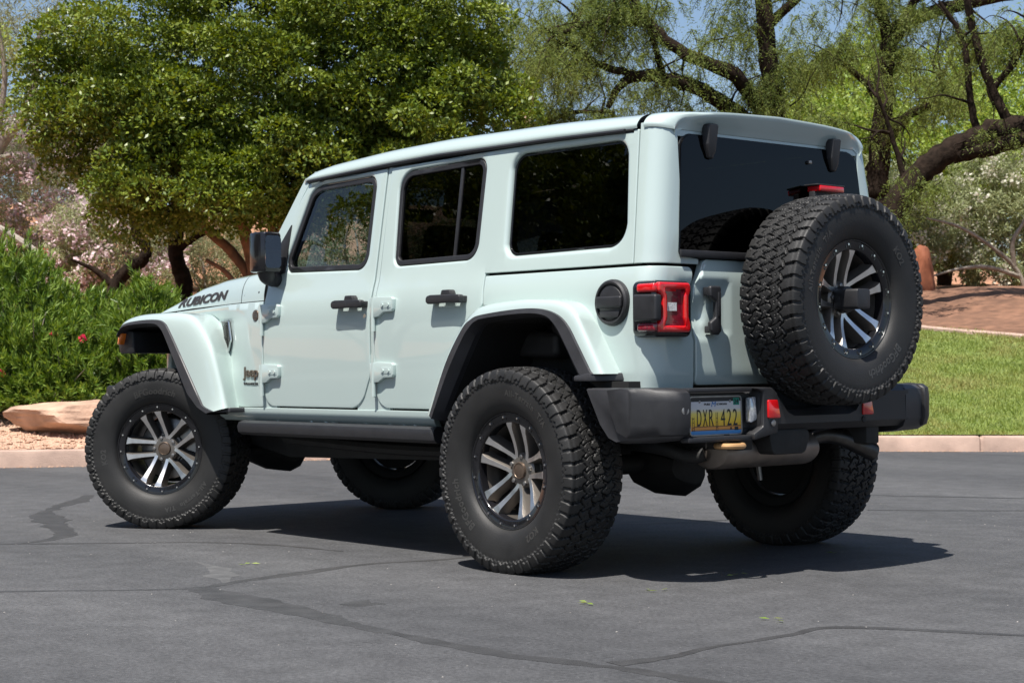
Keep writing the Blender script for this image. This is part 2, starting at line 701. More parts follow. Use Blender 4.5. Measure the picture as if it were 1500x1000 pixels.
def tyre_mesh():
    half = smooth_path(TYRE_PROF, 12)
    s = np.concatenate([[0], np.cumsum(np.linalg.norm(np.diff(half, axis=0), axis=1))])
    i1 = np.argmin(np.abs(half[:, 0] - .372))
    i2 = np.argmin(np.abs(half[:, 0] - .4305) + (half[:, 1] < .1))
    u = np.concatenate([np.linspace(0, s[i1], 14)[:-1], np.linspace(s[i1], s[i2], 27)[:-1], np.linspace(s[i2], s[-1], 34)])
    h = np.stack([np.interp(u, s, half[:, 0]), np.interp(u, s, half[:, 1])], 1)
    prof = np.vstack([h, (h[:-1] * [1, -1])[::-1]])          # from outer bead across the crown to the inner bead
    T = np.gradient(prof, axis=0)
    T /= np.linalg.norm(T, axis=1)[:, None]
    Nn = np.stack([T[:, 1] * -1, T[:, 0]], 1)                 # (r, y) normal, pointing out
    Nn *= np.where((Nn[:, 0] * (prof[:, 0] - .33) + Nn[:, 1] * prof[:, 1]) < 0, -1, 1)[:, None]
    K = 50
    n = K * 15
    th = np.arange(n) * 2 * PI / n
    R, Yp = prof[:, 0][:, None], prof[:, 1][:, None]
    a = (th / (2 * PI) * K)[None, :] + 0 * R
    pitch = 2 * PI * .435 / K
    t = Yp / .135 + 0 * a
    side = np.sign(t) * .25
    tw = t + .085 * tri(a * 1.0 + .25 * np.sign(t)) + .035 * tri(2 * a + .4)
    row = np.digitize(tw, [-.62, -.2, .2, .62])
    off = np.array([.25, .62, .12, .55, .75])[row]
    aw = a + off + .22 * tri(tw * 1.9 + .2 * row) + .05 * tri(3 * tw)
    lat = np.abs((aw % 1.0) - .5) * pitch
    circ = np.min(np.abs(tw[..., None] - np.array([-.62, -.2, .2, .62])), axis=2) * .135
    al = a + np.where(t > 0, .1, .6) + .10 * tri(t * 1.5)
    lug = np.abs((al % 1.0) - .5) * pitch
    shoulder = np.abs(tw) > .62
    d_lat = np.where(shoulder, lug - .0022, lat)
    hgt = sstep(d_lat, .0018, .0050) * sstep(circ, .0014, .0046)
    # cross cuts that nibble the block edges
    cut = np.abs(((aw + .5) % 1.0) - .5) * pitch
    hgt = np.minimum(hgt, 1 - .55 * (1 - sstep(cut, .0006, .0028)) * (np.abs((tw * 5) % 1 - .5) > .22))
    on_tread = (np.abs(Yp) < .1255) & (R > .40)
    disp = np.where(on_tread, (hgt - 1) * .0125, 0)
    # shoulder lugs running on to the sidewall
    odd = (np.floor(al + .5) % 2)
    rend = .380 + .010 * odd + .004 * tri(al * 2)
    lugm = sstep(lug, .0046, .0085)
    sw = sstep(R + 0 * a, rend - .001, rend + .0035) * lugm
    inner_edge = sstep(R + 0 * a, .376 + .005 * tri(al * 2 + .5), .3790 + .005 * tri(al * 2 + .5)) * .42
    swd = np.maximum(sw, inner_edge) * .0105 - .0105 * sstep(R + 0 * a, .418, .4305)
    blend = sstep(R + 0 * a, .418, .4305)
    groove = -(1 - lugm) * .0125 * blend
    disp = np.where(on_tread, disp, swd * (R > .366) + np.where(R > .38, groove, 0))
    ring = np.exp(-((R - .362) / .0016) ** 2) * .0016 + np.exp(-((R - .262) / .0016) ** 2) * .0016
    disp = disp + ring * (~on_tread)
    rr = R + Nn[:, 0][:, None] * disp
    yy = Yp + Nn[:, 1][:, None] * disp
    V = np.stack([rr * np.sin(th)[None, :] * -1, yy, rr * np.cos(th)[None, :]], 2).reshape(-1, 3)
    m = len(prof)
    i, j = np.meshgrid(np.arange(m - 1), np.arange(n), indexing='ij')
    j2 = (j + 1) % n
    F = np.stack([i * n + j, i * n + j2, (i + 1) * n + j2, (i + 1) * n + j], 2).reshape(-1, 4)
    q = V[F[(len(prof) // 2) * n]]
    if np.cross(q[1] - q[0], q[2] - q[0]) @ (q[0] * [1, 0, 1]) < 0:
        F = F[:, ::-1]
    return V, F


def prof_y(r):
    return float(np.interp(r, [.232, .238, .262, .30, .34, .375, .402], [.104, .121, .138, .150, .155, .153, .1465]))


def wheel_proto(root, spare=False):
    w = empty('wheel', (0, 0, 0), root)
    V, F = tyre_mesh()
    np_mesh('tyre', V, F, RUBBER, w, smooth=True, sharp=38)
    # raised lettering
    for body, deg, size, rb, sp in (('BFGoodrich', 209, .047, .298, 1.05), ('All-Terrain  T/A', -4, .034, .318, 1.25),
                                    ('KO2', 128, .040, .300, 1.1)):
        tv, tf = text_mesh(body, size=size, extrude=.0009, offset=.0012, shear=.12 if body[0] == 'B' else 0, spacing=sp)
        LV, b = [], 0
        for x, y, z in tv:
            r = rb + y
            ph = math.radians(deg) + x / (rb + .012)
            LV.append((-r * math.sin(ph), prof_y(r) + .0008 + z, r * math.cos(ph)))
        mk('sidewall_lettering', LV, tf, LETTER, w, smooth=False)
    # bead ring with its bolts
    V, F = lathe([(.2035, .060), (.2035, .099), (.2055, .105), (.2100, .1085), (.2380, .1105), (.2405, .1150), (.2450, .1155), (.2485, .112), (.2505, .104), (.246, .085)], 96)
    fm = [0] * len(F)
    bm = bmesh.new()
    for k in range(16):
        ph = 2 * PI * k / 16 + .1
        c = Vector((-.2275 * math.sin(ph), .1085, .2275 * math.cos(ph)))
        n0 = len(bm.faces)
        bm_cyl(bm, c, c + Vector((0, .0065, 0)), .0052, .0046, 8)
        bm.faces.ensure_lookup_table()
        for f in bm.faces[n0:]:
            f.material_index = 1
        for sgn in (-1, 1):
            q = ph + sgn * .055
            c2 = Vector((-.2205 * math.sin(q), .1085, .2205 * math.cos(q)))
            bm_box(bm, c2, (.006, .004, .012), Matrix.Rotation(-q, 3, 'Y'))
    bm.verts.index_update()
    b = len(V)
    bv = [v.co[:] for v in bm.verts]
    bf = [tuple(v.index for v in f.verts) for f in bm.faces]
    bolt_faces = [f.material_index for f in bm.faces]
    V = V + bv
    F = F + [tuple(b + i for i in f) for f in bf]
    bm.free()
    mk('bead_ring', V, F, GLOSSB, w, sharp=40, fmat=fm + bolt_faces, mats=[GLOSSB, CHROME])
    # rim barrel and spokes in one casting
    V, F = lathe([(.2135, .100), (.2095, .092), (.2050, .060), (.198, .01), (.192, -.09), (.205, -.118), (.240, -.13), (.246, -.118)], 72)
    fm = [0] * (72 * 4) + [2] * (len(F) - 72 * 4)
    hv, hf = lathe([(.0, .046), (.050, .046), (.068, .042), (.076, .032), (.078, -.015), (.0, -.02)], 40)
    b = len(V)
    V += hv
    F += [tuple(b + i for i in f) for f in hf]
    fm += [0] * len(hf)
    for k in range(5):
        ph = 2 * PI * k / 5
        for sg in (-1, 1):
            # centre line of the spoke in (lateral, radial); y of its face; half width
            st = [(.0325, .046, .0440, .0070), (.0345, .075, .0470, .0066), (.0370, .110, .0590, .0070), (.0400, .145, .0750, .0082),
                  (.0425, .172, .0880, .0095), (.0440, .186, .0940, .0120), (.0455, .2075, .0985, .0165)]
            b = len(V)
            for la, ra, y, hw in st:
                la *= sg
                hw *= 1.32
                for dx, dy in ((-hw - .013, -.055), (-hw - .002, -.004), (-hw, 0), (hw, 0), (hw + .002, -.004), (hw + .013, -.055)):
                    q = la + dx
                    X = -(q * math.cos(ph) + ra * math.sin(ph))
                    Z = -q * math.sin(ph) + ra * math.cos(ph)
                    V.append((X, y + dy, Z))
            for i in range(len(st) - 1):
                for j in range(5):
                    F.append((b + i * 6 + j, b + i * 6 + j + 1, b + (i + 1) * 6 + j + 1, b + (i + 1) * 6 + j))
                    fm.append(1 if j == 2 else 0)
    o = mk('rim', V, F, GUNM, w, sharp=30, fmat=fm, mats=[GUNM, MACH, LINER])
    bm = bmesh.new()
    bm.from_mesh(o.data)
    bmesh.ops.recalc_face_normals(bm, faces=bm.faces)
    bm.to_mesh(o.data)
    bm.free()
    for k in range(5):
        ph = 2 * PI * k / 5
        bm = bmesh.new()
        c = Vector((-.0600 * math.sin(ph), .030, .0600 * math.cos(ph)))
        bm_cyl(bm, c, c + Vector((0, .022, 0)), .0118, .0100, 6)
        bm_obj('lug_nut', bm, STEEL, w, bevel=.002)
    V, F = lathe([(.0, .0565), (.027, .0560), (.0295, .0550), (.031, .0575), (.034, .0570), (.0365, .051), (.0365, .036)], 36)
    mk('hub_cap', V, F, BRONZE, w)
    V, F = lathe([(.16, -.04), (.165, -.037), (.165, -.02), (.16, -.017), (.09, -.017), (.085, .0), (.07, .0), (.07, -.04), (.16, -.04)], 48)
    mk('brake_disc', V, F, STEEL, w)
    prism('brake_caliper', [(-.06, .10), (.06, .10), (.075, .15), (.055, .182), (-.055, .182), (-.075, .15)], -.075, .010, UNDER, w, axis='y', bevel=.008)
    V, F = lathe([(.0, -.062), (.180, -.062), (.187, -.070), (.0, -.072)], 40)
    mk('dark_backing_disc', V, F, LINER, w)  # black disc added to keep the inner side of the wheel dark
    return w


def copy_wheel(src, root, skip=()):
    c = src.copy()
    COL.objects.link(c)
    c.parent = root
    for ch in list(src.children):
        nm = ch.name.split('.')[0]
        if nm in skip:
            continue
        d = ch.copy()
        COL.objects.link(d)
        d.parent = c
    return c


def pose(w, loc, yaw=0.0, roll=0.0):
    """yaw turns the axle about z, roll turns the wheel about its axle (clockwise from outside)"""
    w.matrix_local = Matrix.Translation(Vector(loc)) @ Matrix.Rotation(yaw, 4, 'Z') @ Matrix.Rotation(-roll, 4, 'Y') @ Matrix.Diagonal((1.017, .975, 1.017, 1))

# ------------------------------------------------------------------ the off-road car (x forward, y to its left, origin under the rear axle)
CAR = empty('offroad_car', (0, 0, 0))
tag(CAR, 'pale aqua four-door off-road car with big knobbly tyres and a spare wheel on its tailgate', 'car')


def side_map(u, z, drop):
    return (u, Ws(z) - drop, z)


XR_Z, XR_X = [.70, .80, .84, 1.24, 1.285, 1.30, 1.40, 1.80, 1.92], [-.672, -.682, -.692, -.692, -.686, -.683, -.680, -.656, -.648]


def xr(z):
    return float(np.interp(z, XR_Z, XR_X))


def wrap(u, z, drop, r=.085, dent=True):
    """u runs along the left side towards the rear (u = -x), round the corner and across the tail"""
    y0, x0 = Ws(z), xr(z)
    xc, yc = x0 + r, y0 - r
    u0 = .60 - r + .0     # side ends at x = -(u0) whatever the height: the arc absorbs the lean
    us = -xc
    if u <= us:
        return (-u, y0 - drop, z)
    a = (u - us) / r
    if a <= PI / 2:
        return (xc - (r - drop) * math.sin(a), yc + (r - drop) * math.cos(a), z)
    y = yc - (u - us - r * PI / 2)
    d = drop
    if dent:
        d += recess(y, z)
    return (x0 + d, y, z)


def recess(y, z):
    """the pressed handle recess across the tail"""
    ay = sstep(np.array(y), .325, .350) * (1 - sstep(np.array(y), .625, .64))
    az = sstep(np.array(z), .985, 1.012) * (1 - sstep(np.array(z), 1.212, 1.232))
    cup = max(0.0, 1 - ((y - .500) / .046) ** 2 - ((z - 1.095) / .060) ** 2)
    return float(ay * az) * .013 + .022 * cup ** .6


def u_of_y(y, z, r=.085):
    """wrap coordinate of a point of the tail at this y"""
    return -(xr(z) + r) + r * PI / 2 + (Ws(z) - r - y)


# ---- front door
fd_out = rounded([(2.133, .678), (2.133, 1.235), (2.140, 1.455), (2.058, 1.579), (1.856, 1.832), (1.199, 1.846), (1.199, .84), (1.285, .678)],
                 [.075, .0, .04, 0, .02, .008, .10, .12], 6)
fw_out = rounded([(1.972, 1.372), (1.985, 1.44), (1.836, 1.783), (1.752, 1.808), (1.282, 1.817), (1.277, 1.357)],
                 [.05, .05, .09, .05, .055, .07], 6)
fdoor = panel('front_door', fd_out, side_map, PAINT, CAR, holes=[inset(fw_out, -.003)], r=.005, rh=.013, depth=.030, grid=.06)


def trim_map(d0):
    return lambda u, z, drop: (u, Ws(z) - d0 - drop, z)


def window(parent, outl, trimw, glassmat, d_trim, d_glass, name='window'):
    t = panel(name + '_trim', inset(outl, .0005), trim_map(d_trim), BLACKP, parent, holes=[inset(outl, trimw)], r=.004, rh=.004, depth=.02, grid=.08)
    g = panel(name + '_glass', inset(outl, trimw - .006), trim_map(d_glass), glassmat, parent, r=.0, depth=.004, grid=.06)
    return t, g


def ccw(p):
    p = list(p)
    return p if area2(p) > 0 else p[::-1]


fw_out, fd_out = ccw(fw_out), ccw(fd_out)
window(fdoor, fw_out, .026, GLASSF, .006, .018)
# small black quarter pillar by the mirror
bm = bmesh.new()
bm_prism(bm, [(2.112, 1.345), (2.135, 1.43), (1.975, 1.62), (1.985, 1.37)], 0, .012)
for v in bm.verts:
    v.co.y += Ws(v.co.z) - .004
bm_obj('mirror_sail', bm, BLACKP, fdoor, bevel=.003)

# ---- rear door
rd_out = ccw(rounded([(1.160, .681), (1.160, 1.10), (1.158, 1.30), (1.163, 1.846), (.379, 1.857), (.366, 1.30), (.352, 1.15), (.40, 1.12), (.50, 1.04), (.62, .86), (.70, .681)],
                     [.09, 0, 0, .008, .008, 0, .02, 0, .06, 0, .02], 6))
rw_out = ccw(rounded([(1.056, 1.362), (1.092, 1.815), (.447, 1.829), (.443, 1.366)], [.045, .085, .055, .07], 7))
rdoor = panel('rear_door', rd_out, side_map, PAINT, CAR, holes=[inset(rw_out, -.003)], r=.005, rh=.013, depth=.030, grid=.06)
window(rdoor, rw_out, .024, GLASSR, .006, .018)
bm = bmesh.new()
bm_prism(bm, [(.604, 1.383), (.618, 1.806), (.636, 1.806), (.624, 1.383)], 0, .012)
for v in bm.verts:
    v.co.y += Ws(v.co.z) - .0225
bm_obj('window_divider', bm, BLACKP, rdoor, bevel=.002)

# strip of the centre pillar between the doors
pillar = panel('centre_pillar', ccw([(1.193, .95), (1.193, 1.85), (1.168, 1.85), (1.168, .90), (1.06, .73), (1.06, .655), (1.32, .655), (1.32, .70), (1.23, .85)]), trim_map(.006), PAINT, CAR, r=.002, depth=.02, grid=.06)
sillc = panel('hinge_pillar', ccw([(2.165, .655), (2.03, .655), (2.03, .71), (2.12, .80), (2.165, .80)]), trim_map(.006), PAINT, CAR, r=.002, depth=.02, grid=.06)

# ---- rocker under the doors
rock = ccw([(2.62, .598), (2.62, .669), (2.127, .669)] + [(2.10, .6705), (1.30, .6705), (1.10, .6725), (.70, .672), (.735, .600)])
rocker = panel('rocker_panel', rock, side_map, PAINT, CAR, r=.003, depth=.03, grid=.02)


# ---- front quarter (cowl side and fender side)


def fen_map(u, z, drop):
    y = Ws(z) - .125 * float(sstep(np.array(u), 2.15, 3.35)) - .03 * max(0, (u - 2.15))
    a = float(np.clip((u - 2.30) / .26, 0, 1))
    b = float(sstep(np.array(z), .80, .93) * (1 - sstep(np.array(z), 1.155, 1.185)))
    return (u, y - drop - .022 * a * b, z)


fen = ccw(rounded([(2.139, .672), (2.139, 1.226), (2.62, 1.221), (3.30, 1.203), (3.30, 1.10), (2.62, 1.10), (2.48, .672)], [.02, .006, 0, .01, .01, .2, .02]))
vent_hole = ccw(rounded([(2.652, 1.127), (2.548, 1.128), (2.505, 1.030), (2.555, .962)], .012))
fender = panel('front_fender_panel', fen, fen_map, PAINT, CAR, r=.004, depth=.02, grid=.035)


def fen_pt(x, z, d=0.0):
    p = fen_map(x, z, 0)
    return Vector((p[0], p[1] + d, p[2]))


# side vent: frame, mesh
def on_fen(name, poly, d0, th, material, parent, bevel=.002):
    bm = bmesh.new()
    bm_prism(bm, ccw(poly), 0, th)
    for v in bm.verts:
        v.co.y += fen_map(v.co.x, v.co.z, 0)[1] + d0
    return bm_obj(name, bm, material, parent, bevel=bevel)


ventp = [(2.670, 1.134), (2.560, 1.135), (2.512, 1.030), (2.562, .962), (2.615, 1.03)]
vent = on_fen('side_vent', rounded(ventp, .01), -.004, .014, GLOSSB, fender)
bm = bmesh.new()
for k in range(13):
    t = k / 12
    z = .985 + t * .135
    bm_box(bm, (2.571 + .022 * t, fen_map(2.58, z, 0)[1] + .0115, z), (.075 - .02 * abs(t - .4), .003, .0035), Matrix.Rotation(.6, 3, 'Y'))
bm_obj('vent_mesh', bm, DSTEEL, vent)
P = [(2.556, 1.131), (2.516, 1.030), (2.562, .968)]
P3 = [tuple(fen_pt(x, z, .012)) for x, z in P]
tube('vent_frame', P3, .0055, CHROME, vent, n=6, k=1)
P3 = [tuple(fen_pt(x, z, .012)) for x, z in [(2.556, 1.131), (2.664, 1.130)]]
tube('vent_frame', P3, .004, STEEL, vent, n=6, k=1)

# ---- hood
def hood_ring(x):
    t = (x - 2.15) / (3.52 - 2.15)
    yb = .800 - .03 * max(0, x - 2.15) - .125 * float(sstep(np.array(x), 2.15, 3.35)) - .012
    ze = 1.231 - .018 * t - .012 * max(0, t - .7) / .3
    zt = float(np.interp(x, [2.15, 2.42, 2.75, 3.05, 3.25, 3.38, 3.47, 3.52], [1.400, 1.386, 1.374, 1.345, 1.302, 1.262, 1.235, 1.205]))
    hgt = zt - ze
    pts = [(yb, ze), (yb - .004, ze + .25 * hgt), (yb - .016, ze + .55 * hgt), (yb - .045, ze + .84 * hgt), (yb - .09, zt - .006), (yb - .15, zt + .004),
           (.36, zt + .012), (.33, zt + .024), (.25, zt + .034), (0, zt + .036)]
    pts = [tuple(p) for p in smooth_path(pts, 3)]
    return [(x, y, z) for y, z in pts] + [(x, -y, z) for y, z in pts[::-1][1:]]


xs = list(np.linspace(2.405, 3.50, 26)) + [3.515, 3.52]
rings = [hood_ring(x) for x in xs]
rings[-1] = [(3.522, p[1] * .985, p[2] - .02) for p in rings[-2]]
hood = loft('hood', rings, PAINT, CAR, sharp=60, flip=True)
xs = list(np.linspace(2.150, 2.397, 7))
cowl = loft('cowl_top', [hood_ring(x) for x in xs], PAINT, CAR, sharp=60, flip=True)
for q in ((2.365, 1.262), (2.205, 1.275)):
    p = Vector((q[0], hood_ring(q[0])[4][1], q[1]))
    bm = bmesh.new()
    bm_cyl(bm, p - Vector((0, .012, 0)), p + Vector((0, .003, 0)), .0085, .006, 12)
    bm_obj('cowl_bolt', bm, UNDER, cowl)
    mirror(bpy.data.objects[cowl.children[-1].name], cowl)


def lettering(body, w, h, place, material, parent, name='lettering', th=.0015, shear=0, offset=0.0, spacing=1.0):
    """a line of lettering fitted to w x h; place(s, t, d) gives the point at s along, t up, d out"""
    tv, tf = text_mesh(body, size=1, extrude=.5, offset=offset, shear=shear, spacing=spacing)
    x0, x1 = tv[:, 0].min(), tv[:, 0].max()
    y0, y1 = tv[:, 1].min(), tv[:, 1].max()
    bm = bmesh.new()
    vs = [bm.verts.new(v) for v in tv]
    for f in tf:
        try:
            bm.faces.new([vs[i] for i in f])
        except ValueError:
            pass
    bmesh.ops.triangulate(bm, faces=bm.faces[:])
    for k in range(3):
        ed = [e for e in bm.edges if e.calc_length() > .16]
        if ed:
            bmesh.ops.subdivide_edges(bm, edges=ed, cuts=1)
            bmesh.ops.triangulate(bm, faces=[f for f in bm.faces if len(f.verts) > 3])
    bm.verts.index_update()
    tv = [tuple(v.co) for v in bm.verts]
    tf = [tuple(v.index for v in f.verts) for f in bm.faces]
    bm.free()
    V = [place((x - x0) / (x1 - x0) * w, (y - y0) / (y1 - y0) * h, (z + .5) * th) for x, y, z in tv]
    return mk(name, V, tf, material, parent, smooth=False)


# hood lettering follows the curved hood side
def hood_side(x, z):
    r = [p for p in hood_ring(x) if p[1] > .2]
    zz = [p[2] for p in r]
    return float(np.interp(z, zz, [p[1] for p in r]))


def hood_place(s, t, d):
    x = 3.300 - s
    z = 1.2270 + .026 * s / .72 + t
    return (x, hood_side(x, z) + .0020 + d, z)


lettering('RUBICON', .705, .052, hood_place, DECAL, hood, shear=.25, offset=.045, spacing=1.02, th=.0012)


def fen_place(x0, z0):
    return lambda s, t, d: (x0 - s, fen_map(x0 - s, z0 + t, 0)[1] + .001 + d, z0 + t)


lettering('Jeep', .168, .072, fen_place(2.352, .812), BRONZE, fender, th=.005, offset=.018, spacing=1.0)
lettering('WRANGLER', .165, .013, fen_place(2.352, .788), DECAL, fender, th=.002, offset=.02)
p = fen_pt(2.206, 1.153, 0)
bm = bmesh.new()
bm_cyl(bm, p, p + Vector((0, .005, 0)), .031, .029, 32)
badge = bm_obj('round_badge', bm, BRONZE, fender, bevel=.001)
bm = bmesh.new()
for k in range(7):
    bm_box(bm, (p.x + (k - 3) * .0055, p.y + .0055, p.z), (.0026, .002, .026))
bm_box(bm, (p.x, p.y + .0055, p.z + .021), (.03, .002, .004))
bm_box(bm, (p.x, p.y + .0055, p.z - .021), (.03, .002, .004))
bm_obj('badge_slots', bm, STEEL, badge)

# ---- hinges


def hinge(x, z, parent):
    y = Ws(z)
    poly = rounded([(x - .012, z - .050), (x + .022, z - .050), (x + .022, z + .046), (x - .035, z + .050), (x - .150, z + .046), (x - .160, z + .035),
                    (x - .160, z - .012), (x - .148, z - .024), (x - .085, z - .026), (x - .045, z - .046)], .008)
    h = prism('door_hinge', ccw(poly), y - .004, y + .021, PAINT, parent, bevel=.004, seg=2)
    bm = bmesh.new()
    bm_cyl(bm, (x, y + .014, z - .115), (x, y + .014, z + .047), .0115, .0115, 14)
    bm_obj('hinge_pin', bm, PAINT, h)
    for dx in (-.085, -.130):
        bm = bmesh.new()
        bm_cyl(bm, (x + dx, y + .016, z + .008), (x + dx, y + .0275, z + .008), .0090, .0080, 12)
        bm_obj('hinge_bolt', bm, PAINT, h)
    prism('hinge_pad', ccw(rounded([(x - .148, z - .008), (x - .148, z + .026), (x - .068, z + .026), (x - .068, z - .008)], .006)), y + .016, y + .0225, PAINT, h, bevel=.002)
    return h


hinge(2.128, 1.160, fdoor)
hinge(2.128, .848, fdoor)
hinge(1.152, 1.166, rdoor)
hinge(1.152, .853, rdoor)


# ---- door handles
def handle(x, z, parent, lock=False):
    y = Ws(z)
    c = panel('handle_cup', rounded([(x - .055, z - .032), (x + .055, z - .032), (x + .055, z + .03), (x - .055, z + .03)], .03), trim_map(-.0012), PAINT, parent, r=.002, depth=.004, grid=.05)
    bm = bmesh.new()
    prof = [(-.126, .012), (-.118, .020), (-.09, .022), (.09, .024), (.112, .020), (.122, .010), (.122, -.008), (.108, -.018), (.06, -.016), (-.05, -.014), (-.1, -.018), (-.126, -.012)]
    bm_prism(bm, ccw([(x + a, z + b) for a, b in prof]), y + .022, y + .052)
    for s in (-.098, .1):
        bm_box(bm, (x + s, y + .012, z), (.042, .036, .030))
    h = bm_obj('door_handle', bm, BLACKP, parent, bevel=.007, seg=3)
    prism('handle_button', ccw(rounded([(x - .052, z + .015), (x + .030, z + .015), (x + .018, z + .045), (x - .035, z + .045)], .008)), y + .002, y + .040, BLACKP, h, bevel=.005)
    if lock:
        bm = bmesh.new()
        bm_cyl(bm, (x - .098, y - .002, z - .058), (x - .098, y + .004, z - .058), .0135, .012, 16)
        bm_obj('door_lock', bm, CHROME, parent)
    return h


handle(1.335, 1.183, fdoor, True)
handle(.580, 1.184, rdoor)

# ---- tub side and rear corner in one sheet wrapping to the tailgate gap
zt = 1.2835
qp = [(-.357, zt), (-.352, 1.15), (-.20, 1.150), (.02, 1.155), (.20, 1.150), (.31, 1.122), (.39, 1.03), (.49, .87), (.52, .81), (.53, .74)]
ue = [u_of_y(.537, z) for z in (.74, .81, 1.10, 1.283)]
qp = [(-.358, zt), (-.346, 1.15), (-.10, 1.145), (.15, 1.140), (.27, 1.10), (.36, 1.03), (.47, .86), (.50, .80), (.515, .73), (ue[0], .73), (ue[1], .81), (ue[2], 1.10), (ue[3], zt)]
quarter = panel('rear_quarter_panel', ccw(rounded(qp, [.006, 0, 0, .1, .1, .1, 0, 0, 0, 0, 0, 0, .035])), wrap, PAINT, CAR, r=.004, depth=.028, grid=.028, flip=False)

# ---- hardtop side with the long rear window
hz0, hz1 = 1.2955, 1.858
hs = ccw(rounded([(.373, hz0), (.386, hz1 - .001), (-.528, hz1), (-.572, hz0)], [.004, .006, .006, .004]))
qw = ccw(rounded([(.244, 1.366), (.268, 1.826), (-.462, 1.822), (-.515, 1.372)], [.06, .07, .075, .085], 8))
hardtop = panel('hardtop_side', hs, side_map, PAINT, CAR, holes=[qw], r=.004, rh=.020, depth=.034, grid=.06)
panel('window_glass', inset(qw, -.004), trim_map(.026), GLASSR, hardtop, r=0, depth=.004, grid=.06)
panel('window_trim', inset(qw, .001), trim_map(.022), GLOSSB, hardtop, holes=[inset(qw, .012)], r=.001, depth=.004, grid=.06)

# rear corner of the hardtop
uc = [u_of_y(.588, z) for z in (hz0, hz1)]
hc = ccw(rounded([(.577, hz0), (.533, hz1 + .03), (uc[1], hz1 + .03), (uc[0] + .075, hz0), ], .004))
hc = ccw([(.577, hz0), (.555, 1.58), (.533, hz1 + .025)] + [(u_of_y(.588, z), z) for z in np.linspace(hz1 + .025, 1.33, 8)] + [(u_of_y(.50, 1.318), 1.318), (u_of_y(.50, hz0), hz0)])
corner = panel('hardtop_corner', hc, lambda u, z, d: wrap(u, z, d, dent=False), PAINT, CAR, r=.004, depth=.03, grid=.03, flip=False)
# crease line where the corner meets the tail
# ---- roof
def zrail(x):
    return float(np.interp(x, [-.70, -.5, 0, .8, 1.2, 1.85, 2.0], [1.862, 1.862, 1.872, 1.877, 1.868, 1.842, 1.832]))


def roof_ring(x, k=1.0):
    z = zrail(x)
    b = Ws(z) + .006
    h = float(np.interp(x, [-.66, -.4, 0, .6, 1.3, 1.7, 1.84, 1.905], [.068, .074, .082, .086, .086, .078, .064, .040]))
    pts = [(b, z), (b + .002, z + .012), (b - .004, z + .35 * h), (b - .022, z + .62 * h), (b - .055, z + .84 * h), (b - .11, z + .97 * h), (b - .2, z + 1.06 * h),
           (.3, z + 1.25 * h), (0, z + 1.38 * h)]
    pts = [tuple(p) for p in smooth_path(pts, 3)]
    return [(x, y * k, zz) for y, zz in pts] + [(x, -y * k, zz) for y, zz in pts[::-1][1:]]


xs = [1.905, 1.895, 1.875, 1.84, 1.79, 1.7] + list(np.linspace(1.6, -.515, 24)) + [-.522]
rr = [roof_ring(x) for x in xs]
rr[0] = [(p[0] + .004, p[1] * .99, p[2] - .012) for p in rr[0]]
roof = loft('roof', rr, PAINT, CAR, sharp=50)
# rear cap of the roof, its edge overhanging the glass between the two corners
def cap_ring(x, t):
    r = roof_ring(max(x, -.56))
    b = max(p[1] for p in r)
    ins = .100 * (1 - math.sqrt(max(0.0, 1 - (.975 * t) ** 2)))
    out = []
    for p in r:
        f = abs(p[1]) / b
        k = float(sstep(np.array(f), .70, .97))
        dd = .100 + .042 * (1 - k)
        y = p[1] - math.copysign(ins * float(sstep(np.array(f), .45, 1.0)), p[1])
        out.append((min(x, -.56) if t == 0 else -.56 - t * dd, y, p[2] - .012 * t ** 3))
    return out


rr = [cap_ring(x, 0) for x in (-.5235, -.528, -.545, -.56)] + [cap_ring(-.6, t) for t in (.2, .4, .55, .7, .8, .88, .94, .98, 1.0)]
last = rr[-1]
rr.append([(p[0] - .002, p[1] * .997, p[2] - .007) for p in last])
rr.append([(p[0] + .004, p[1] * .99, p[2] - .022) for p in last])
rr.append([(max(p[0] + .010, -.668), p[1] * .985, min(p[2] - .034, 1.884)) for p in last])
rr.append([(-.652, p[1] * .98, min(p[2] - .05, 1.853)) for p in last])
cap = loft('roof_rear_lip', rr, PAINT, CAR, sharp=50)
# header between the lip and the glass, and a drip rail
hd = panel('rear_header', [(-.60, 1.825), (.60, 1.825), (.60, 1.885), (-.60, 1.885)], lambda u, z, d: (xr(z) + .004 + d, u, z), PAINT, CAR, r=.003, depth=.02, grid=.05, flip=True)


def rail(y_off, z_off, rad, x0, x1, name, material, parent):
    xs = np.linspace(x0, x1, 14)
    return tube(name, [(x, Ws(zrail(x)) + y_off, zrail(x) + z_off) for x in xs], rad, material, parent, n=8, k=2)


rail(.012, -.006, .0085, 1.862, -.455, 'drip_rail', BLACKP, roof)
rail(-.004, -.006, .012, 1.87, -.50, 'roof_seal', LINER, roof)

# ---- rear glass, its hinges and lamp
gl = ccw(rounded([(-.622, 1.325), (.622, 1.325), (.572, 1.836), (-.572, 1.836)], [.02, .02, .06, .06], 7))
rg = panel('rear_window_glass', gl, lambda u, z, d: (xr(z) - .006 + d, u, z), GLASSR, CAR, r=.003, depth=.006, grid=.08, flip=True)
panel('rear_window_seal', inset(gl, -.007), lambda u, z, d: (xr(z) + .004 + d, u, z), BLACKP, rg, holes=[inset(gl, .03)], r=.003, depth=.01, grid=.08, flip=True)
box('glass_bottom_bar', (xr(1.335) - .011, 0, 1.338), (.012, 1.24, .030), BLACKP, rg, bevel=.003)


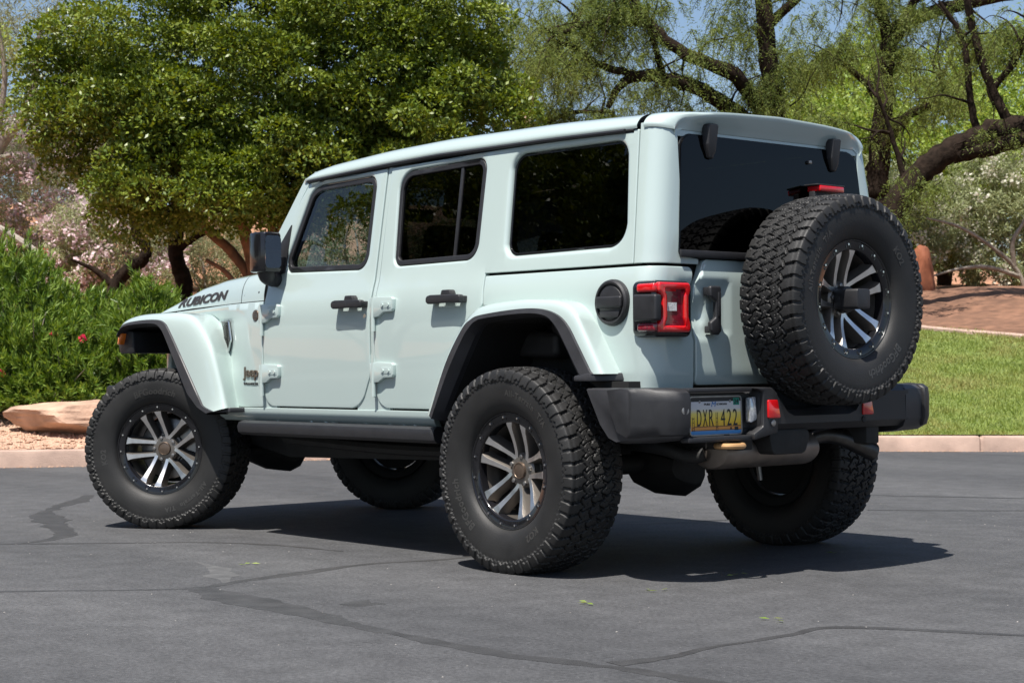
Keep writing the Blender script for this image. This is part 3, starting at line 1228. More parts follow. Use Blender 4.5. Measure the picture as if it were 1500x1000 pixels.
def glass_hinge(y):
    poly = [(y - .036, 1.885), (y + .036, 1.885), (y + .034, 1.80), (y + .016, 1.742), (y - .010, 1.738), (y - .030, 1.775)]
    bm = bmesh.new()
    bm_prism(bm, rounded(poly, .010), -.692, -.655, 'x')
    for v in bm.verts:
        if v.co.x < -.68:
            v.co.y = y + (v.co.y - y) * .80
            v.co.x += .010 - .016 * max(0, (v.co.z - 1.74) / .14)
    return bm_obj('glass_hinge', bm, BLACKP, rg, bevel=.007, seg=3)


glass_hinge(.412)
glass_hinge(-.398)
box('washer_nozzle', (xr(1.77) - .012, -.235, 1.771), (.018, .018, .016), STEEL, rg, bevel=.004)

# ---- tailgate
tg = ccw(rounded([(-.531, .796), (.531, .796), (.531, 1.20), (.470, 1.318), (-.470, 1.318), (-.531, 1.20)], [.022, .022, .10, .03, .03, .10], 6))
tail = panel('tailgate', tg, lambda y, z, d: (xr(z) - .001 + d + recess(y, z), y, z), PAINT, CAR, r=.005, depth=.03, grid=.022, flip=True)
# handle
x0 = xr(1.1)
hp = [(a + .042, b) for a, b in rounded([(.376, 1.206), (.444, 1.206), (.444, 1.162), (.410, 1.142), (.410, 1.075), (.442, 1.055), (.440, 1.022), (.425, 1.003), (.392, 1.003), (.376, 1.02)], .010)]
th = prism('tailgate_handle', [(a, b) for a, b in hp], x0 - .044, x0 - .020, BLACKP, tail, axis='x', bevel=.008, seg=3)
box('handle_post', (x0 - .010, .452, 1.184), (.03, .055, .036), BLACKP, th, bevel=.004)
box('handle_post', (x0 - .010, .450, 1.026), (.03, .048, .030), BLACKP, th, bevel=.004)
box('latch_button', (x0 - .045, .434, 1.13), (.006, .016, .10), BLACKP, th, bevel=.002)
# spare wheel carrier on the gate
prism('spare_carrier', rounded([(.18, .96), (.10, 1.30), (-.20, 1.30), (-.28, .96)], .03), -.79, -.690, UNDER, tail, axis='x', bevel=.01)
box('gate_hinge_stop', (xr(1) - .022, .218, .985), (.045, .035, .035), BLACKP, tail, bevel=.01)

# ---- rear lamp on the corner
def lamp_box(name, y0, y1, z0, z1, x0, x1, material, parent, bev=.012, rad=.02):
    return prism(name, rounded([(y0, z0), (y1, z0), (y1, z1), (y0, z1)], rad), x0, x1, material, parent, axis='x', bevel=bev, seg=3)


lamp = lamp_box('tail_lamp', .600, .826, .992, 1.222, -.742, -.612, GLOSSB, CAR, bev=.018, rad=.03)
# black side cover wrapping the corner
bm = bmesh.new()
bm_prism(bm, ccw(rounded([(-.640, 1.056), (-.638, 1.166), (-.770, 1.163), (-.770, 1.058)], .010)), .806, .846)
bm_obj('lamp_cover', bm, BLACKP, lamp, bevel=.012, seg=3)
# upper and lower red side lenses
lamp_box('side_lens', .70, .836, 1.172, 1.208, -.752, -.65, REDL, lamp, bev=.012, rad=.01)
lamp_box('side_lens', .70, .834, 1.014, 1.050, -.752, -.65, REDD, lamp, bev=.012, rad=.01)
# bright ring shaped like an hourglass frame
outer = rounded([(.630, 1.012), (.816, 1.012), (.816, 1.045), (.792, 1.072), (.792, 1.152), (.816, 1.178), (.816, 1.213), (.630, 1.213), (.630, 1.18), (.640, 1.155), (.640, 1.072), (.630, 1.045)], .014)
hole = inset(ccw(outer), .027)
lm = panel('lamp_ring', outer, lambda u, z, d: (-.762 + d, u, z), REDL, lamp, holes=[hole], r=.009, rh=.008, depth=.022, grid=.03, flip=True)
panel('lamp_lens', inset(ccw(outer), .018), lambda u, z, d: (-.750 + d, u, z), REDD, lamp, r=.002, depth=.005, grid=.03, flip=True)
box('lamp_label', (-.7515, .735, 1.115), (.003, .058, .034), WHITEP, lamp, bevel=0)

# ---- fuel door
bm = bmesh.new()
fx, fz = -.488, 1.1375
fy = Ws(fz)
V, F = lathe([(.0, .022), (.060, .022), (.068, .019), (.072, .013), (.076, .013), (.079, .022), (.086, .023), (.0935, .017), (.0965, .006), (.0965, -.004)], 48, c=(fx, fy, fz))
fuel = mk('fuel_door', V, F, BLACKP, CAR)
prism('fuel_door_bar', ccw(rounded([(fx - .074, fz - .022), (fx + .074, fz - .022), (fx + .074, fz + .026), (fx - .074, fz + .026)], .008)), fy + .016, fy + .034, BLACKP, fuel, bevel=.008, seg=3)
prism('fuel_door_step', ccw(rounded([(fx - .05, fz - .062), (fx + .05, fz - .062), (fx + .062, fz - .034), (fx - .062, fz - .034)], .006)), fy + .016, fy + .026, BLACKP, fuel, bevel=.004)

# ---- wheel-arch flares
def flare(name, A, B, Cc, D, yA, yB, yC, yD, lipw, parent, n=72):
    """A path on the body, B outer edge of the painted part, C outer and D inner edge of the black lip"""
    A, B, Cc, D = [resample(smooth_path(p, 6), n) for p in (A, B, Cc, D)]
    yA = np.interp(np.linspace(0, 1, n), np.linspace(0, 1, len(yA)), yA)
    r = []
    r.append([(A[i, 0], yA[i] - .02, A[i, 1]) for i in range(n)])
    r.append([(A[i, 0], yA[i], A[i, 1]) for i in range(n)])
    for t in (.3, .6, .85):
        r.append([tuple(np.array((A[i, 0], yA[i], A[i, 1])) * (1 - t) + np.array((B[i, 0], yB, B[i, 1])) * t) for i in range(n)])
    q0 = [np.array((B[i, 0], yB, B[i, 1])) for i in range(n)]
    q1 = [np.array((Cc[i, 0], yC, Cc[i, 1])) for i in range(n)]
    q00 = [np.array((A[i, 0], yA[i], A[i, 1])) for i in range(n)]
    for t in np.linspace(.0, 1, 9):
        row = []
        for i in range(n):
            corner = q0[i] + (q0[i] - q00[i]) / (np.linalg.norm(q0[i] - q00[i]) + 1e-6) * (yC - yB) * .8
            st = q0[i]
            row.append(tuple((1 - t) ** 2 * st + 2 * t * (1 - t) * corner + t * t * q1[i]))
        r.append(row)
    r.append([(Cc[i, 0], yC - .012, Cc[i, 1]) for i in range(n)])
    f = loft(name, r, PAINT, parent, sharp=60)
    # black lip
    q2 = []
    L = []
    mid = Cc * (1 - lipw) + D * lipw
    L.append([(Cc[i, 0], yC - .012, Cc[i, 1]) for i in range(n)])
    L.append([(Cc[i, 0], yC + .006, Cc[i, 1]) for i in range(n)])
    L.append([(mid[i, 0] * .04 + Cc[i, 0] * .96, yC + .011, mid[i, 1] * .04 + Cc[i, 1] * .96) for i in range(n)])
    L.append([(mid[i, 0], yC + .014, mid[i, 1]) for i in range(n)])
    L.append([(D[i, 0], yD, D[i, 1]) for i in range(n)])
    L.append([(D[i, 0], yD - .03, D[i, 1]) for i in range(n)])
    cen = np.array([D[:, 0].mean(), .3])
    L.append([(D[i, 0], .45, D[i, 1]) for i in range(n)])
    lip = loft('flare_lip', L[:-1], GREYP, f, sharp=25)
    lin = loft('arch_liner', L[-2:], LINER, f, sharp=40)
    return f, lip, lin


# rear flare
A = [(.735, .655), (.615, .885), (.515, 1.028), (.44, 1.10), (.345, 1.147), (.10, 1.166), (-.10, 1.164), (-.225, 1.155), (-.315, 1.130), (-.395, 1.052), (-.527, .846)]
B = [(.622, .660), (.502, .886), (.398, 1.028), (.325, 1.097), (.225, 1.142), (-.01, 1.161), (-.18, 1.158), (-.292, 1.145), (-.372, 1.105), (-.440, 1.01), (-.545, .846)]
Cc = [(.560, .660), (.441, .895), (.325, 1.045), (.265, 1.085), (.195, 1.104), (-.04, 1.122), (-.19, 1.119), (-.290, 1.094), (-.356, 1.048), (-.415, .967), (-.492, .856), (-.505, .846)]
D = [(.526, .635), (.407, .825), (.275, 1.02), (.235, 1.058), (.185, 1.072), (-.055, 1.086), (-.185, 1.081), (-.238, 1.045), (-.302, .960), (-.345, .895), (-.386, .836)]
rf, rlip, rlin = flare('rear_flare', A, B, Cc, D, [Ws(z) for x, z in A], .905, .935, .905, .55, CAR)
# rear end of the flare lip runs back along its lower edge
bm = bmesh.new()
bm_prism(bm, [(-.478, .850), (-.545, .850), (-.556, .816), (-.400, .816), (-.400, .838)][::-1], .76, .950)
for v in bm.verts:
    if v.co.y > .9:
        v.co.x = max(v.co.x, -.500)
bm_obj('flare_foot', bm, GREYP, rf, bevel=.006)
prism('flare_gap_filler', ccw([(-.40, .815), (-.63, .815), (-.63, .78), (-.46, .78)]), .60, .86, LINER, rf, bevel=0)

# front flare
A = [(3.56, 1.105), (3.50, 1.155), (3.33, 1.180), (3.05, 1.188), (2.90, 1.184), (2.775, 1.164), (2.665, 1.090), (2.565, .962), (2.425, .668)]
yA = [.60, .61, .62, .66, .68, .72, .735, .755, .775]
B = [(3.495, 1.088), (3.415, 1.150), (3.245, 1.181), (2.98, 1.187), (2.80, 1.182), (2.68, 1.156), (2.575, 1.08), (2.475, .950), (2.345, .668)]
Cc = [(3.425, 1.080), (3.35, 1.130), (3.18, 1.148), (2.985, 1.148), (2.90, 1.128), (2.845, 1.080), (2.700, .912), (2.530, .712), (2.495, .676), (2.40, .650)]
D = [(3.435, 1.050), (3.36, 1.105), (3.05, 1.112), (2.965, 1.082), (2.89, .990), (2.715, .736), (2.66, .70), (2.50, .63)]
ff, flip_, flin = flare('front_flare', A, B, Cc, D, yA, .885, .942, .915, .55, CAR)
# black edging along the lower end of the front flare
bm = bmesh.new()
bm_prism(bm, [(2.53, .668), (2.33, .668), (2.33, .645), (2.50, .640)][::-1], .70, .945)
for v in bm.verts:
    if v.co.x < 2.4:
        v.co.y = min(v.co.y, .885)
bm_obj('flare_foot', bm, GREYP, ff, bevel=.004)
# front tip: lamp and the black undertray turned down at the nose
tip = prism('flare_nose', [(3.42, .965), (3.585, .965), (3.60, 1.02), (3.555, 1.10), (3.43, 1.09)], .42, .905, BLACKP, ff, bevel=.012)
for v in tip.data.vertices:
    if v.co.y > .8:
        v.co.x -= .10
prism('marker_lamp', [(3.430, 1.015), (3.460, 1.015), (3.442, 1.080), (3.400, 1.080)], .84, .936, AMBER, ff, bevel=.008)
prism('inner_fender', [(2.70, .95), (3.50, .955), (3.50, 1.15), (2.80, 1.17)], .44, .56, LINER, ff, bevel=.01)

# ---- sill guard
gp = [(.730, .600), (.872, .604), (.893, .594), (.900, .575), (.895, .545), (.872, .530), (.73, .528)]
xs = [2.285, 2.27, 2.235, .61, .60]
rings = []
for x, k in zip(xs, (.1, .55, 1, 1, .9)):
    rings.append([(x, .80 + (y - .80) * k, z) for y, z in gp])
loft('sill_guard', rings, BLACKP, CAR, closed=True, caps=True, sharp=30)

# ---- everything so far that is on one side only gets its twin
for o in list(CAR.children):
    if o.name.split('.')[0] in ('front_door', 'rear_door', 'centre_pillar', 'hinge_pillar', 'rocker_panel', 'front_fender_panel', 'rear_quarter_panel', 'hardtop_side', 'hardtop_corner',
                                'tail_lamp', 'rear_flare', 'front_flare', 'sill_guard'):
        for ch in o.children_recursive:
            if ch.name.split('.')[0] in ('lettering', 'side_vent', 'round_badge', 'door_lock', 'badge_slots', 'vent_mesh', 'vent_frame', 'lamp_label'):
                ch['nomirror'] = 1
        mirror_tree(o, CAR)
for o in CAR.children_recursive:
    if 'nomirror' in o:
        del o['nomirror']

# ---- windscreen, pillars, cowl
for sy in (1, -1):
    P = [(2.205, sy * (Ws(1.375) - .012), 1.375), (2.062, sy * (Ws(1.579) - .006), 1.579), (1.87, sy * (Ws(1.84) - .004), 1.845)]
    V = []
    for x, y, z in P:
        V += [(x - .012, y, z), (x + .045, y - sy * .004, z + .012), (x + .055, y - sy * .05, z + .02), (x - .02, y - sy * .06, z)]
    F = []
    for i in range(2):
        for j in range(4):
            f = (i * 4 + j, i * 4 + (j + 1) % 4, i * 4 + 4 + (j + 1) % 4, i * 4 + 4 + j)
            F.append(f if sy < 0 else f[::-1])
    mk('windscreen_pillar', V, F, PAINT, CAR)
mk('windscreen', [(2.21, .70, 1.39), (2.21, -.70, 1.39), (1.885, -.64, 1.85), (1.885, .64, 1.85), (2.206, .70, 1.384), (2.206, -.70, 1.384)],
   [(0, 1, 2, 3)], GLASSW, CAR, smooth=False)
box('windscreen_header', (1.862, 0, 1.868), (.05, 1.30, .05), PAINT, CAR, bevel=.01)
box('windscreen_base', (2.20, 0, 1.37), (.09, 1.44, .05), BLACKP, CAR, bevel=.01)

# ---- mirrors
def door_mirror(sy):
    bm = bmesh.new()
    # seen in plan: shell from y .80 to 1.03, deeper outboard
    pl_ = [(2.105, .80), (2.105, 1.000), (2.130, 1.035), (2.185, 1.045), (2.235, 1.020), (2.262, .96), (2.262, .80), (2.235, .775), (2.12, .775)]
    v = []
    for zz, k in ((1.385, .93), (1.397, 1.0), (1.47, 1.0), (1.575, 1.0), (1.59, .93)):
        v.append([bm.verts.new((2.18 + (a - 2.18) * k, (.91 + (b - .91) * k) * sy, zz)) for a, b in pl_])
    for q in bm.verts:
        q.co = (q.co.x - .155, sy * (.803 + (abs(q.co.y) - .775) * .47), q.co.z - .015)
    n = len(pl_)
    for i in range(len(v) - 1):
        for j in range(n):
            bm.faces.new((v[i][j], v[i][(j + 1) % n], v[i + 1][(j + 1) % n], v[i + 1][j]))
    bm.faces.new(v[0])
    bm.faces.new(v[-1])
    m = bm_obj('door_mirror', bm, GLOSSB, CAR, bevel=.006, seg=3)
    g = prism('mirror_glass', rounded([(.812 * sy, 1.39), (.908 * sy, 1.39), (.908 * sy, 1.557), (.812 * sy, 1.557)], .02), 1.9475, 1.951, MIRG, m, axis='x', bevel=0)
    bm = bmesh.new()
    pa = [(2.03, .850 * sy, 1.385), (2.03, .842 * sy, 1.352), (2.04, .815 * sy, 1.336), (2.05, .775 * sy, 1.338)]
    tube('mirror_arm', pa, [.050, .045, .036, .042], BLACKP, m, n=14)
    return m


door_mirror(1)
door_mirror(-1)

# ---- rear bumper
def bump_prof(y):
    """closed (x, z) outline of the bumper at this y (left pod shape)"""
    ay = abs(y)
    k0 = .80 if y > 0 else .728
    bend = .16 * max(0.0, (ay - k0) / .16) ** 2 if ay > k0 else 0
    shr = max(0.0, (ay - k0 - .13) / .03)
    P = [(-.470, .789), (-.60, .789), (-.80, .788), (-.872, .784), (-.900, .768), (-.906, .735), (-.904, .640), (-.890, .602), (-.85, .582), (-.72, .568), (-.64, .585), (-.555, .64)]
    out = []
    for x, z in P:
        f = max(0.0, (-x - .55) / .356)
        x2 = x + bend * f
        if shr > 0:
            x2 = x2 + (-.66 - x2) * .08 * shr
            z = .68 + (z - .68) * (1 - .08 * shr)
        out.append((x2, y, z))
    return out


def pod(ys, sgn, parent, name='bumper_corner'):
    rings = [bump_prof(y * sgn) for y in ys]
    return loft(name, rings, GREYP, parent, closed=True, caps=True, sharp=45, flip=sgn > 0)


def bar_ring(y, ztop, zbot, x0=-.902, x1=-.73):
    return [(x1, y, ztop), (x0 + .03, y, ztop), (x0, y, ztop - .025), (x0, y, zbot + .03), (x0 + .035, y, zbot), (x1, y, zbot)]


tops = [(.805, .786), (.392, .786), (.378, .786), (.30, .786), (.265, .772), (.20, .705), (.16, .690), (-.20, .690), (-.25, .705), (-.31, .772), (-.345, .786), (-.42, .786), (-.62, .786)]
rings = []
for y, zt_ in tops:
    xo = -.862 if y > .385 else -.904
    rings.append(bar_ring(y, zt_, .592 if y > .385 else .604, x0=xo))
bumper = loft('rear_bumper', rings, BLACKP, CAR, closed=True, caps=True, sharp=32)
pod([.790, .80, .83, .86, .89, .91, .93, .945, .953], 1, bumper)
pod([.60, .61, .65, .70, .75, .78, .81, .83, .85, .862, .872, .877], -1, bumper)
# proud corner caps over the pods
def cap_prof(y, k):
    P = [(-.655, .783), (-.80, .789), (-.872, .785), (-.900, .769), (-.906, .735), (-.904, .640), (-.890, .604), (-.85, .590), (-.755, .610), (-.700, .68)]
    ay = abs(y)
    k0 = .80 if y > 0 else .728
    bend = .16 * max(0.0, (ay - k0) / .16) ** 2 if ay > k0 else 0
    out = []
    for x, z in P:
        f = max(0.0, (-x - .55) / .356)
        out.append((-.70 + (x + bend * f - .012 * min(1, f * 1.4) + .70) * k, y, .69 + (z + .002 - .69) * k))
    return out


for sgn in (1, -1):
    loft('bumper_cap', [cap_prof(y * sgn - (.078 if sgn < 0 else 0) * -1, k) for y, k in ((.800, .97), (.806, 1), (.83, 1), (.86, 1), (.89, 1), (.91, 1), (.93, 1), (.95, 1.0), (.962, .99), (.966, .96))], BLACKP, bumper, closed=True, caps=True, sharp=45, flip=sgn > 0)
# lip above and below the plate recess
box('plate_lip', (-.882, .615, .779), (.05, .375, .018), BLACKP, bumper, bevel=.006)
box('plate_lip', (-.882, .615, .583), (.05, .375, .022), BLACKP, bumper, bevel=.006)
# faceted block between plate and centre, holding the plate lamp
prism('bumper_block', [(.432, .786), (.32, .786), (.285, .76), (.285, .60), (.432, .572), (.432, .60), (.375, .628), (.375, .77)][::-1], -.922, -.86, BLACKP, bumper, axis='x', bevel=.008)
prism('plate_lamp', rounded([(.385, .655), (.430, .640), (.430, .745), (.392, .75)], .008), -.895, -.87, CLEARL, bumper, axis='x', bevel=.004)


def disc(name, x, y, z, r, h, material, parent, n=24):
    bm = bmesh.new()
    bm_cyl(bm, (x, y, z), (x - h, y, z), r, r * .9, n)
    return bm_obj(name, bm, material, parent, bevel=.0015)


for y, mm in ((.318, REDL), (-.325, REDL)):
    prism('reflector', rounded([(y - .040, .660), (y + .036, .660), (y + .036, .735), (y - .022, .735)], .006), -.930 if y > 0 else -.911, -.895, mm, bumper, axis='x', bevel=.003)
disc('parking_sensor', -.921, .318, .640, .0145, .006, STEEL, bumper)
disc('parking_sensor', -.903, -.30, .640, .0145, .006, UNDER, bumper)
# sensor on the left pod, its axis along the rounded corner
bm = bmesh.new()
bm_cyl(bm, (-.898, .822, .700), (-.912, .826, .700), .0185, .0165, 24)
bm_obj('parking_sensor', bm, STEEL, bumper, bevel=.002)
bm = bmesh.new()
bm_cyl(bm, (-.80, -.834, .70), (-.830, -.846, .70), .0175, .0155, 20)
bm_obj('parking_sensor', bm, STEEL, bumper, bevel=.002)
# wrap of the arch-side trim below the flare (left), a darker wing running down to the pod
# gold tow hook
P = []
for k in range(25):
    a = 2 * PI * k / 24
    P.append((-.885 + .045 * math.cos(a) * (1.2 if math.cos(a) < 0 else 1), .545 + .058 * math.sin(a), .553))
tube('tow_hook', P, .0125, HOOK, bumper, n=10, k=1, cap=False)
box('tow_mount', (-.82, .54, .575), (.10, .035, .05), UNDER, bumper, bevel=.004)
prism('hitch_receiver', rounded([(.30, .61), (.02, .61), (.06, .505), (.27, .505)], .03), -.88, -.66, UNDER, bumper, axis='x', bevel=.008)

# ---- licence plate
plate = empty('licence_plate', (0, 0, 0), CAR)
py0, pz0, pw, ph = .752, .599, .305, .153      # left lower corner as read, width, height


def plate_place(s, t, d):
    return (-.8655 - d + .004 * (t / ph), py0 - s, pz0 + t)


PLATE, pn, pb = base_mat('sunset_plate')
tc = node(pn, 'ShaderNodeTexCoord')
sx = node(pn, 'ShaderNodeSeparateXYZ')
mr = node(pn, 'ShaderNodeMapRange')
mr.inputs['From Min'].default_value = pz0
mr.inputs['From Max'].default_value = pz0 + ph
rp = node(pn, 'ShaderNodeValToRGB')
els = [(0.0, (.03, .20, .50)), (.105, (.05, .26, .55)), (.125, (.66, .27, .05)), (.215, (.70, .28, .05)), (.235, (.74, .40, .02)), (.36, (.84, .56, .03)), (.56, (.84, .66, .14)), (.68, (.64, .62, .60)), (1.0, (.62, .62, .70))]
ce = rp.color_ramp.elements
ce[0].position, ce[0].color = els[0][0], els[0][1] + (1,)
ce[1].position, ce[1].color = els[-1][0], els[-1][1] + (1,)
for p_, c3 in els[1:-1]:
    e = ce.new(p_)
    e.color = c3 + (1,)
pn.links.new(tc.outputs['Object'], sx.inputs[0])
pn.links.new(sx.outputs['Z'], mr.inputs['Value'])
pn.links.new(mr.outputs[0], rp.inputs[0])
pn.links.new(rp.outputs[0], pb.inputs['Base Color'])
pb.inputs['Roughness'].default_value = .4
po = rounded([(py0 - pw, pz0), (py0, pz0), (py0, pz0 + ph), (py0 - pw, pz0 + ph)], .012)
panel('plate_face', po, lambda u, z, d: plate_place(py0 - u, z - pz0, -d), PLATE, plate, r=.001, depth=.002, grid=.05, flip=True)
panel('plate_frame', inset(ccw(po), -.004), lambda u, z, d: plate_place(py0 - u, z - pz0, .002 - d), STEEL, plate, holes=[inset(ccw(po), .003)], r=.001, depth=.004, grid=.05, flip=True)


def ptext(body, s, t, w_, h_, material, offset=0.0, th=.0012, name='plate_lettering', shear=0, spacing=1.0):
    return lettering(body, w_, h_, lambda a, b, d: plate_place(s + a, t + b, .0004 + d), material, plate, name=name, th=th, offset=offset, shear=shear, spacing=spacing)


for ch, s in (('D', .041), ('X', .076), ('R', .112), ('4', .181), ('2', .218), ('2', .254)):
    ptext(ch, s, .036, .025, .066, BLACKINK, offset=-.004)
ptext('PURE', .084, .119, .036, .008, BLACKINK, offset=.01)
ptext('MICHIGAN'[1:], .158, .119, .060, .008, BLACKINK, offset=.01)
ptext('M', .126, .113, .028, .020, BLUEP, offset=.0, shear=.25)


def prect(s0, s1, t0, t1, material, name, d=.0006, sk=0):
    V = [plate_place(s0, t0, d), plate_place(s1, t0, d), plate_place(s1 + sk, t1, d), plate_place(s0 + sk, t1, d),
         plate_place(s0, t0, 0), plate_place(s1, t0, 0), plate_place(s1 + sk, t1, 0), plate_place(s0 + sk, t1, 0)]
    F = [(0, 1, 2, 3), (0, 4, 5, 1), (1, 5, 6, 2), (2, 6, 7, 3), (3, 7, 4, 0)]
    return V, F


bV, bF = [], []


def addq(s0, s1, t0, t1, sk=0, d=.0006):
    V, F = prect(s0, s1, t0, t1, None, '', d, sk)
    b = len(bV)
    bV.extend(V)
    bF.extend(tuple(b + i for i in f) for f in F)


addq(.022, .300, .033, .0352)
addq(.010, .300, .0185, .0205)
for s, t1 in ((.014, .072), (.152, .090)):
    addq(s, s + .0022, .016, t1)
    addq(s + .009, s + .0112, .016, t1, 0)
    for t in (.03, .05, .065):
        if t < t1:
            addq(s, s + .011, t, t + .002)
addq(.262, .284, .016, .030)
addq(.236, .245, .020, .029)
mk('plate_bridge', bV, bF, BLACKINK, plate, smooth=False)
V, F = prect(.258, .293, .118, .147, TEAL, '', .0008)
mk('plate_sticker', V, F, TEAL, plate, smooth=False)
ptext('24', .262, .124, .026, .018, BLACKINK, offset=.01, th=.0016)
for s in (.058, .238):
    disc('plate_screw', *plate_place(s, .134, 0), .0065, .002, STEEL, plate, 14)

# ---- underbody
ub = empty('underbody', (0, 0, 0), CAR)
prism('floor_pan', [(-.66, .62), (2.62, .60), (2.62, .66), (-.66, .70)], -.74, .74, UNDER, ub, bevel=0)
for sy in (1, -1):
    P = [(-.86, .66), (-.45, .66), (-.15, .74), (.25, .74), (.62, .56), (2.4, .52), (2.9, .60), (3.6, .62)]
    poly = [(a, b - .0) for a, b in P] + [(a, b - .13) for a, b in P[::-1]]
    prism('frame_rail', ccw(poly), .42 * sy - .045, .42 * sy + .045, UNDER, ub, bevel=.006)
for xx, lab in ((0, 'rear'), (3.008, 'front')):
    tube('axle_tube', [(xx, .70, .432), (xx, -.70, .432)], .045, UNDER, ub, n=16, k=1)
    for sy in (1, -1):
        coil = [(xx + .02 + .055 * math.cos(t), .50 * sy + .055 * math.sin(t), .47 + .27 * t / (12 * PI)) for t in np.linspace(0, 12 * PI, 120)]
        tube('coil_spring', coil, .008, UNDER, ub, n=6, k=1)
        tube('shock_absorber', [(xx - .12, .52 * sy, .40), (xx - .10, .50 * sy, .57)], .030, GREYP, ub, n=14, k=1)
        tube('shock_rod', [(xx - .12, .52 * sy, .33), (xx - .08, .48 * sy, .80)], .012, STEEL, ub, n=10, k=1)
    # differential housing, faceted
    dy = .03 if lab == 'rear' else .20
    sec = [(.20, .40), (.16, .345), (.02, .288), (-.10, .272), (-.17, .300), (-.20, .345), (-.20, .46), (-.12, .535), (.10, .535), (.18, .48)]
    rings = []
    for dx, k in ((-.155, .35), (-.145, .55), (-.09, .82), (-.03, 1), (.05, 1), (.12, .7), (.2, .3)):
        rings.append([(xx + dx, dy - .03 + (a + .0) * k, .41 + (b - .41) * k) for a, b in sec])
    loft('differential', rings, UNDER, ub, closed=True, caps=True, sharp=30)
for y in (.28, -.28):
    tube('control_arm', [(.03, y * 1.5, .40), (.60, y * 1.4, .47)], .024, UNDER, ub, n=10, k=1)
tube('track_bar', [(-.10, .46, .55), (-.10, -.50, .47)], .018, UNDER, ub, n=10, k=1)
tube('anti_roll_bar', [(.05, .58, .50), (-.20, .56, .56), (-.25, 0, .58), (-.20, -.56, .56), (.05, -.58, .50)], .013, UNDER, ub, n=10)
# muffler across the back
V, F = lathe([(.0, .46), (.055, .46), (.070, .452), (.075, .44), (.075, -.125), (.070, -.137), (.05, -.145), (.0, -.145)], 40, c=(-.690, 0, .520))
V = [(v[0] + (v[0] + .69) * .45, v[1], v[2]) for v in V]
mk('muffler', V, F, ALUM, ub)
tube('exhaust_pipe', [(-.68, .47, .51), (-.62, .50, .50), (-.40, .53, .54), (.5, .35, .55)], .030, UNDER, ub, n=14)
tube('tail_pipe', [(-.69, -.14, .54), (-.70, -.26, .565), (-.74, -.36, .550), (-.78, -.43, .515), (-.80, -.50, .485)], [.034, .034, .036, .038, .040], DSTEEL, ub, n=18)
tube('skid_rail', [(2.3, .55, .50), (1.5, .52, .47), (.7, .52, .47)], .03, UNDER, ub, n=8)
prism('transfer_case', [(.9, .42), (1.7, .40), (1.8, .62), (.8, .62)], -.30, .30, UNDER, ub, bevel=.02)
prism('fuel_tank', ccw([(.55, .44), (1.5, .44), (1.5, .6), (.45, .6)]), .10, .50, UNDER, ub, bevel=.03)
tube('drag_link', [(2.85, .62, .40), (2.85, -.62, .44)], .018, UNDER, ub, n=8, k=1)
prism('front_bumper', ccw(rounded([(3.56, .62), (3.72, .62), (3.75, .68), (3.73, .78), (3.56, .78)], .02)), -.86, .86, BLACKP, CAR, bevel=.012)
prism('front_grille', [(3.46, .80), (3.52, .80), (3.515, 1.20), (3.46, 1.20)], -.58, .58, PAINT, CAR, bevel=.01)
gr = CAR.children[-1]
for k in range(7):
    box('grille_slot', (3.522, (k - 3) * .085, 1.01), (.012, .045, .28), UNDER, gr, bevel=.004)
for sy in (1, -1):
    bm = bmesh.new()
    bm_cyl(bm, (3.505, .43 * sy, 1.04), (3.535, .43 * sy, 1.04), .092, .085, 32)
    bm_obj('headlight', bm, CLEARL, gr, bevel=.004)
box('hood_latch', (3.41, .545, 1.232), (.055, .03, .035), BLACKP, hood, bevel=.006)
for sy in (1, -1):
    P = [(.735, .66), (.6, .90), (.50, 1.04), (.35, 1.12), (-.1, 1.14), (-.27, 1.10), (-.36, 1.03), (-.53, .79)]
    prism('wheel_house', ccw(P), .44 * sy, .50 * sy, LINER, ub, bevel=0)
    prism('wheel_house', ccw([(2.45, .62), (2.62, 1.05), (2.8, 1.16), (3.45, 1.16), (3.45, 1.02), (2.95, 1.02), (2.72, .85), (2.6, .62)]), .40 * sy, .46 * sy, LINER, ub, bevel=0)
    bm = bmesh.new()
    bm_box(bm, (2.32, .55 * sy, .80), (.30, .40, .40))
    bm_obj('inner_cowl', bm, LINER, ub)

# ---- cabin
cab = empty('cabin', (0, 0, 0), CAR)
inner = []
for sy in (1, -1):
    bm = bmesh.new()
    io = ccw([(2.12, .66), (2.12, 1.32), (.30, 1.30), (-.58, 1.30), (-.60, 1.18), (.40, 1.17), (.75, .66)])
    panel('inner_panel', io, lambda u, z, d: (u, (Ws(z) - .042 - d), z), SEATM, cab, r=.0, depth=.012, grid=.1)
    if sy < 0:
        mirror(cab.children[-1], cab)
        break
gh = ccw([(2.12, 1.31), (2.05, 1.50), (1.84, 1.835), (-.55, 1.855), (-.60, 1.31)])
gf = panel('pillar_trim', gh, lambda u, z, d: (u, (Ws(z) - .044 - d), z), HEADL, cab, holes=[inset(fw_out, .004), inset(rw_out, .004), inset(qw, .004)], r=.0, rh=.0, depth=.02, grid=.1)
mirror(gf, cab)
mk('headliner', [(1.86, .66, 1.862), (-.60, .66, 1.862), (-.60, -.66, 1.862), (1.86, -.66, 1.862)], [(0, 1, 2, 3)], HEADL, cab, smooth=False)
mk('rear_wall_trim', [(-.64, .76, .66), (-.64, -.76, .66), (-.64, -.76, 1.29), (-.64, .76, 1.29)], [(0, 1, 2, 3)], SEATM, cab, smooth=False)
prism('dashboard', [(1.72, .90), (2.14, .90), (2.14, 1.33), (1.86, 1.32), (1.74, 1.24)], -.70, .70, SEATM, cab, bevel=.02)
P = [(1.62 + .055 * math.cos(t) * 1.0, .37 + .185 * math.sin(t), 1.24 + .17 * math.cos(t)) for t in np.linspace(0, 2 * PI, 33)]
